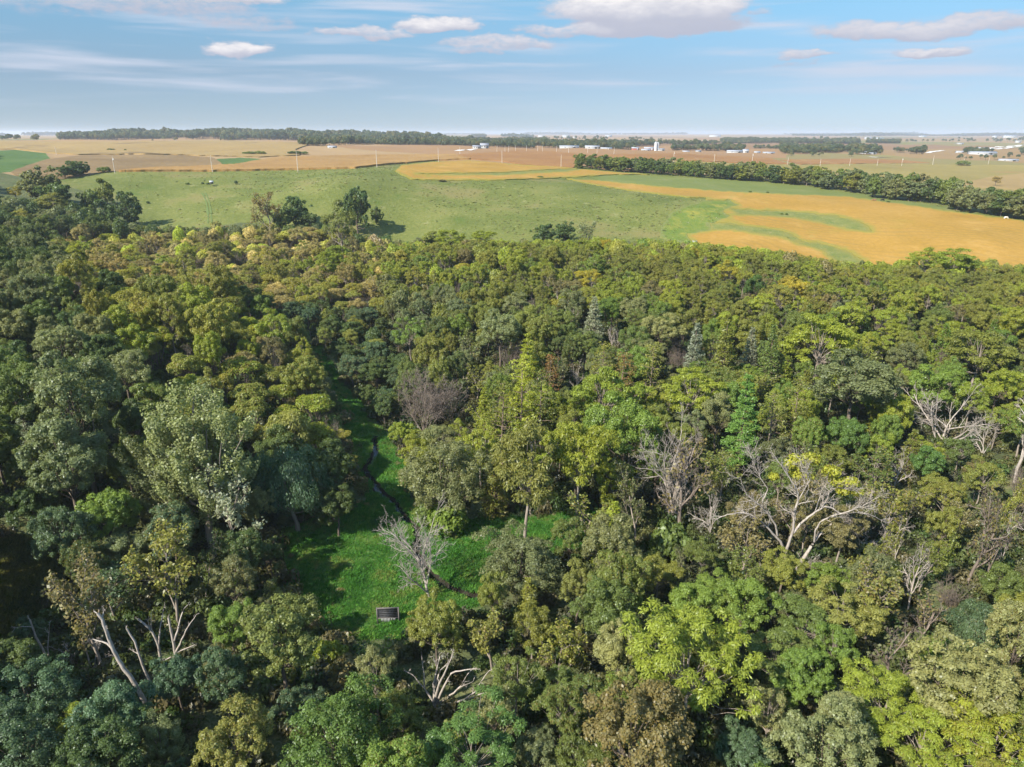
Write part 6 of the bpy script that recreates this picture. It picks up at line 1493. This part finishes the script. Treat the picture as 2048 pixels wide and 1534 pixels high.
def lathe(name, prof, mat, parent, sides=14):
    t = Tubes(); prof = np.array(prof, float); pts_ = np.c_[np.zeros((len(prof), 2)), prof[:, 1]]; th = np.arange(sides) / sides * 6.28318
    v = np.concatenate([np.c_[np.cos(th) * r_, np.sin(th) * r_, np.full(sides, z_)] for r_, z_ in prof]); f = [(i * sides + j, i * sides + (j + 1) % sides, (i + 1) * sides + (j + 1) % sides, (i + 1) * sides + j) for i in range(len(prof) - 1) for j in range(sides)]
    return add_obj(name, mesh_from(name, v, np.array(f), [mat], True), parent)
for (px, by, y, hm, lb) in [(1310.5, 307, 1225, 12, 'pale silo beside the red barn, left of a pair'), (1314.5, 307, 1228, 11, 'pale silo beside the red barn, right of a pair')]:
    p = ground_at(px, by, y); r = root_at('silo', p, 0, lb, 'silo', 'silos at the red barn'); lathe('shaft', [(2.2, -.5), (2.2, hm)], M_SILO, r); lathe('dome', [(2.25, hm), (2.1, hm + .7), (1.5, hm + 1.5), (.6, hm + 2), (.02, hm + 2.15)], M_ROOFW, r)
# pale gravel strips: farm lane and road on the right
def strip(name, px_pts, y_list, width, mat):
    pw = np.array([ground_at(p_[0], p_[1], y_)[:2] for p_, y_ in zip(px_pts, y_list)]); pw = resample(pw, 12.0); tg = norm(np.gradient(pw, axis=0)); nn_ = np.c_[-tg[:, 1], tg[:, 0]] * width / 2
    a, b_ = pw + nn_, pw - nn_; v = np.concatenate([np.c_[a, hz(a[:, 0], a[:, 1]) + .25], np.c_[b_, hz(b_[:, 0], b_[:, 1]) + .25]]); k_ = len(pw)
    f = np.array([(i + k_, i + 1 + k_, i + 1, i) for i in range(k_ - 1)]); set_props(add_obj(name, mesh_from(name, v, f, [mat], True)), kind='structure')
strip('farm_lane', [(915, 311), (950, 306.5)], [880, 1010], 9, M_GRAVEL)
strip('road', [(1965, 301), (1990, 297), (2030, 291), (2060, 289)], [1550, 1750, 2100, 2250], 14, M_GRAVEL); strip('road', [(1990, 302), (2020, 296), (2045, 291)], [1560, 1800, 2060], 10, M_GRAVEL); strip('road', [(1855, 310), (1885, 306)], [1330, 1480], 9, M_GRAVEL); strip('road', [(1741, 320), (1782, 319)], [1010, 1030], 12, M_GRAVEL)
# worn lines across the pasture: wheel tracks and stock trails
M_TRACK = ground_mat('track_grass', [(0, (.09, .13, .035)), (1, (.13, .165, .05))], 6.0, 1.0, .5); M_TRAIL = ground_mat('trail_grass', [(0, (.165, .17, .075)), (1, (.225, .215, .11))], 5.0, 1.0, .5)
def trail(name, px_pts, width, mat):
    pw = np.array([cast(*p_)[:2] for p_ in px_pts]); pw = resample(pw, 3.0)
    for _ in range(6): pw[1:-1] = (pw[:-2] + 2 * pw[1:-1] + pw[2:]) / 4
    tg = norm(np.gradient(pw, axis=0)); k_ = len(pw); wd_ = width * (1 + .5 * vnoise(np.arange(k_) * .7, np.zeros(k_), 81)) / 2; nn_ = np.c_[-tg[:, 1], tg[:, 0]] * wd_[:, None]
    a, b_ = pw + nn_, pw - nn_; v = np.concatenate([np.c_[a, hz(a[:, 0], a[:, 1]) + .16], np.c_[b_, hz(b_[:, 0], b_[:, 1]) + .16]]); f = np.array([(i + k_, i + 1 + k_, i + 1, i) for i in range(k_ - 1)])
    set_props(add_obj(name, mesh_from(name, v, f, [mat], True)), kind='structure')
trail('wheel_path', [(404, 386), (411, 398), (414, 412), (416, 428), (416, 448)], .7, M_TRACK); trail('wheel_path', [(410, 386), (417, 398), (420, 412), (422, 428), (423, 448)], .7, M_TRACK)
# utility poles
POLES = [(230, 315, 346), (425, 312, 344), (596, 304, 343), (754, 302, 335), (877, 298, 325), (1004, 303, 326), (1122, 311, 335), (1347, 304, 325), (1428, 309, 327), (1504, 308, 327), (1575, 318, 329), (1640, 323, 332), (1699, 324, 332), (1754, 324, 332), (1803, 317, 332), (1865, 311, 330), (1928, 312, 324), (1976, 315, 329), (994, 296, 305), (1010, 294, 304.5), (1017, 295, 304.5), (1031, 294, 303.5), (1053, 296, 303.5), (1075, 296, 303.5), (1085, 297, 304), (1113, 297, 305), (1137, 297, 306), (1175, 297, 306), (1194, 297, 306), (1228, 298, 308), (113, 301, 309.5), (920, 299, 309)]
PL = ['first', 'second', 'third', 'fourth', 'fifth', 'sixth', 'seventh', 'eighth', 'ninth', 'tenth', 'eleventh', 'twelfth', 'thirteenth', 'fourteenth', 'fifteenth', 'sixteenth', 'seventeenth', 'eighteenth']
for i, (px, t_, b_) in enumerate(POLES):
    p = cast(px, b_); p[1] = min(p[1], 1400.0); d = ray(px, b_); p[0] = d[0] / d[1] * p[1]; p[2] = float(hz(p[0], p[1])); dep = p[1] * CP - (p[2] - CAM_Z) * SP; h = max(7.0, min(14.0, (b_ - t_) * dep / FPX))
    lb = ('pale utility pole, %s from the left along the corn and soybean fields' % PL[i]) if i < 18 else ('small utility pole, %s from the left in the far line by the farmyard' % PL[i - 18] if i < 30 else ('tiny utility pole in the far tan field at upper left' if i == 30 else 'utility pole beside the farm lane below the white farmhouse'))
    r = root_at('utility_pole', (p[0], p[1], p[2]), random.uniform(-.3, .3), lb, 'pole', 'utility poles')
    tb = Tubes(); tb.add(np.array([(0, 0, -1), (0, 0, h * .5), (.03, 0, h)]), np.array([.20, .17, .12]), 8); v, f = tb.arrays(); add_obj('post', mesh_from('pole_post', v, f, [M_POLE], True), r)
    lathe('insulator', [(.05, h), (.11, h + .08), (.11, h + .2), (.03, h + .32)], M_WHITE, r, 8)
    if i in (0, 7, 9, 14): lathe('transformer', [(.01, h - 2.0), (.28, h - 1.98), (.28, h - 1.1), (.02, h - 1.05)], M_SILO, r, 10).location = (.42, 0, 0)
# the dark framed board in the meadow
p = cast(777, 1246); rb = root_at('framed_board', p, .05, 'weathered wooden frame holding a dark board with white slats below, standing in the meadow', 'board')
for sx in (-1.38, 1.38): box_obj('post', (sx, 0, 1.05), (.15, .15, 2.7), M_GREYW, rb)
box_obj('rail', (0, -.02, 2.32), (2.62, .13, .16), M_GREYW, rb); box_obj('rail', (0, -.02, .82), (2.6, .11, .10), M_GREYW, rb)
for i in range(5): box_obj('dark_plank', (0, .03 + .006 * (i % 2), 1.01 + i * .262), (2.59, .06, .252), M_DARK, rb)
for i, (sx, hh) in enumerate([(-.86, .42), (-.68, .52), (-.50, .56), (-.32, .58), (-.14, .60), (.04, .62), (.22, .50), (.46, .34), (.66, .28), (.86, .30)]): box_obj('slat', (sx, -.06 - .004 * (i % 3), .78 - hh / 2), (.075, .035, hh), M_WHITE, rb)
# small white slatted seat half hidden behind a trunk
p = cast(1160, 1045); rs = root_at('slatted_seat', p, .3, 'white slatted garden seat half hidden behind the straight pale trunk', 'seat')
for i in range(5): box_obj('slat', (0, .35, .55 + .11 * i), (1.5, .03, .085), M_WHITE, rs)
for i in range(4): box_obj('slat', (0, -.18 + .13 * i, .45), (1.5, .10, .03), M_WHITE, rs)
for sx in (-.7, .7):
    for sy in (-.2, .38): box_obj('leg', (sx, sy, .22 if sy < 0 else .5), (.06, .06, .46 if sy < 0 else 1.05), M_WHITE, rs)
# raised box in the pasture
p = cast(424, 372); rr_ = root_at('raised_blind', p, .4, 'small dark raised box with a white sloping roof on thin legs in the pasture', 'blind')
box_obj('cabin', (0, 0, 1.75), (1.7, 1.5, 1.1), M_GREYW, rr_); v, f = box_arr((0, 0, 0), (2.1, 1.9, .1)); o = add_obj('roof', mesh_from('blind_roof', v, f, [M_ROOFW]), rr_); o.location = (0, 0, 2.5); o.rotation_euler = (.35, 0, 0)
for sx in (-.75, .75):
    for sy in (-.65, .65): box_obj('leg', (sx, sy, .55), (.09, .09, 1.3), M_GREYW, rr_)
box_obj('opening', (0, -.76, 1.95), (1.0, .03, .35), M_GLASS, rr_)
p = cast(1389, 487); rr_ = root_at('white_crate', p, .2, 'small white box on the grass where the waterway meets the wood', 'box'); box_obj('body', (0, 0, .55), (1.9, 1.2, 1.1), M_WHITE, rr_); box_obj('lid', (0, 0, 1.14), (2.0, 1.3, .1), M_ROOFW, rr_)
# cattle
def cow(loc, rz, mat, label, graze):
    me = bpy.data.meshes.new('cow_body'); hd = (1.55, 0, .45) if graze else (1.65, 0, 1.55)
    V = [(0, 0, 1.05), (.55, 0, 1.08), (.95, 0, 1.18), (1.25, 0, 1.0 if graze else 1.4), hd, (hd[0] + .32, 0, hd[2] - .14), (-.5, 0, 1.08), (-.85, 0, 1.12)]
    E = [(0, 1), (1, 2), (2, 3), (3, 4), (4, 5), (0, 6), (6, 7)]; Rr = [.42, .40, .32, .20, .17, .11, .40, .33]
    for (bx, src) in ((.75, 2), (-.75, 7)):
        for sy in (-.2, .2):
            k_ = len(V); V += [(bx, sy, .75), (bx - .04, sy, .42), (bx, sy, .02)]; E += [(src, k_), (k_, k_ + 1), (k_ + 1, k_ + 2)]; Rr += [.17, .085, .075]
    k_ = len(V); V += [(-1.12, 0, 1.12), (-1.2, 0, .6)]; E += [(7, k_), (k_, k_ + 1)]; Rr += [.06, .035]
    for sy in (-1, 1): k_ = len(V); V.append((hd[0] - .05, sy * .24, hd[2] + .12)); E.append((4, k_)); Rr.append(.05)
    me.from_pydata(V, E, []); me.materials.append(mat)
    o = add_obj('cow', me); o.location = loc; o.rotation_euler = (0, 0, rz); set_props(o, label, 'cow', 'cattle by the hedgerow')
    sk = o.modifiers.new('skin', 'SKIN')
    for i, r_ in enumerate(Rr): me.skin_vertices[0].data[i].radius = (r_, r_)
    me.skin_vertices[0].data[0].use_root = True
    ss = o.modifiers.new('smooth', 'SUBSURF'); ss.levels = 1; ss.render_levels = 1
M_COWB = flat_mat('brown_hide', (.20, .10, .05), .9, .3); M_COWK = flat_mat('black_hide', (.02, .018, .016), .9); M_COWW = flat_mat('cream_hide', (.72, .66, .56), .9, .1)
cow(cast(1748, 403), 2.8, M_COWB, 'brown cow grazing by the hedgerow above the soybeans', True); cow(cast(1764, 402.5), .3, M_COWK, 'black cow beside the brown one by the hedgerow', True); cow(cast(2011, 439), .2, M_COWW, 'cream-white cow at the foot of the oak row near the right edge', True)

# ------------------------------------------------------------------ labels for the trees of the wood: look, then which one out from a landmark
LM = [('the meadow board', 777, 1230), ('the bare meadow tree', 858, 1120), ('the big pale dead tree', 1600, 1040), ('the bright layered pine', 1490, 850), ('the creek glint', 730, 945), ('the round creek oak', 880, 950), ('the large pale upright tree', 395, 915), ('the drooping dark willow', 590, 965), ('the leaning snags', 230, 1280), ('the bleached dead branches', 900, 1370), ('the vivid green round tree', 680, 1460), ('the large feathery tree', 1375, 1310), ('the grey thicket', 850, 810), ('the red-brown pine', 1246, 752), ('the silvery blue spruces', 1445, 700), ('the silver-grey oak', 1710, 765), ('the fan of dead branches', 1860, 840), ('the tall pasture-edge tree', 712, 415), ('the lower terrace end', 1720, 520), ('the golden crown', 1178, 555), ('the left clearing', 60, 1150), ('the pale dome-shaped tree', 1925, 1365), ('the brownish olive tree', 1275, 1470), ('the dark spreading oak', 1045, 1120), ('the valley mouth', 650, 720), ('the fresh valley crown', 520, 615), ('the dark upper-left group', 150, 420), ('the sunlit slope crown', 120, 690), ('the pasture corner', 290, 440), ('the grey-blue spruce', 1188, 640), ('the dark pasture-edge clump', 1110, 465), ('the waterway corner', 1350, 485), ('the sunlit soybean-edge crowns', 1880, 520), ('the emerald crown', 1510, 575), ('the yellow-green oak-side crown', 1640, 680), ('the spur of flat-topped trees', 400, 660), ('the tan thicket', 330, 530), ('the pasture grove', 580, 425), ('the light crown by the right edge', 2005, 770), ('the pale dome in mid wood', 1000, 660), ('the right dead tree', 2030, 880), ('the brown-twigged tree', 1975, 1100), ('the corner feathery trees', 1980, 1470), ('the snag pair', 1228, 675), ('the bright bottom-left crown', 155, 1445), ('the flat-topped stem tree', 575, 850)]
SECT = ['right of', 'upper right of', 'above', 'upper left of', 'left of', 'lower left of', 'below', 'lower right of']
todo = {}
for r_ in TREES:
    if r_['label']: continue
    dd = [math.hypot(r_['px'] - l[1], r_['py'] - l[2]) for l in LM]; i = int(np.argmin(dd)); a = math.atan2(-(r_['py'] - LM[i][2]), r_['px'] - LM[i][1]); s = int(round(a / (math.pi / 4))) % 8
    todo.setdefault((i, s), []).append((dd[i], r_))
for (i, s), rows in todo.items():
    rows.sort(key=lambda q: q[0])
    for k_, (_, r_) in enumerate(rows):
        nth = ordinal(k_)
        lb = '%s %s, %s out %s %s' % ('' if r_['kind'] in ('dead', 'deadfan', 'thicket', 'meadowbare') else r_['colour'], WORDS[r_['kind']], nth, SECT[s], LM[i][0])
        lb = lb.strip()
        if len(lb.split()) > 16: lb = lb.replace('fine-leaved round tree', 'fine-leaved tree').replace('small flat-topped', 'flat-topped').replace('thin-leaved open tree', 'thin-leaved tree').replace('twiggy half-bare tree', 'twiggy tree')
        r_['o']['label'] = lb; r_['label'] = lb; r_['o']['group'] = 'trees of the mixed wood'

# ------------------------------------------------------------------ haze
zmin = float(VZ.min()) - 1.2; ztop = 96.0; half = 16800.0
v, f = box_arr((0, 0, (zmin + ztop) / 2), (2 * half, 2 * half, ztop - zmin))
m, b, out = new_mat('haze_air'); pv = b.node('ShaderNodeVolumePrincipled'); pv.inputs['Density'].default_value = HAZE; pv.inputs['Color'].default_value = (.80, .88, 1.0, 1); pv.inputs['Anisotropy'].default_value = 0.2
b.l.new(pv.outputs[0], out.inputs['Volume'])
set_props(add_obj('haze', mesh_from('haze', v, f, [m])), kind='stuff')
print('tris', sum(len(me.loops) - 2 * len(me.polygons) for me in bpy.data.meshes if me.users), 'objects', len(bpy.data.objects), time.perf_counter() - T0)
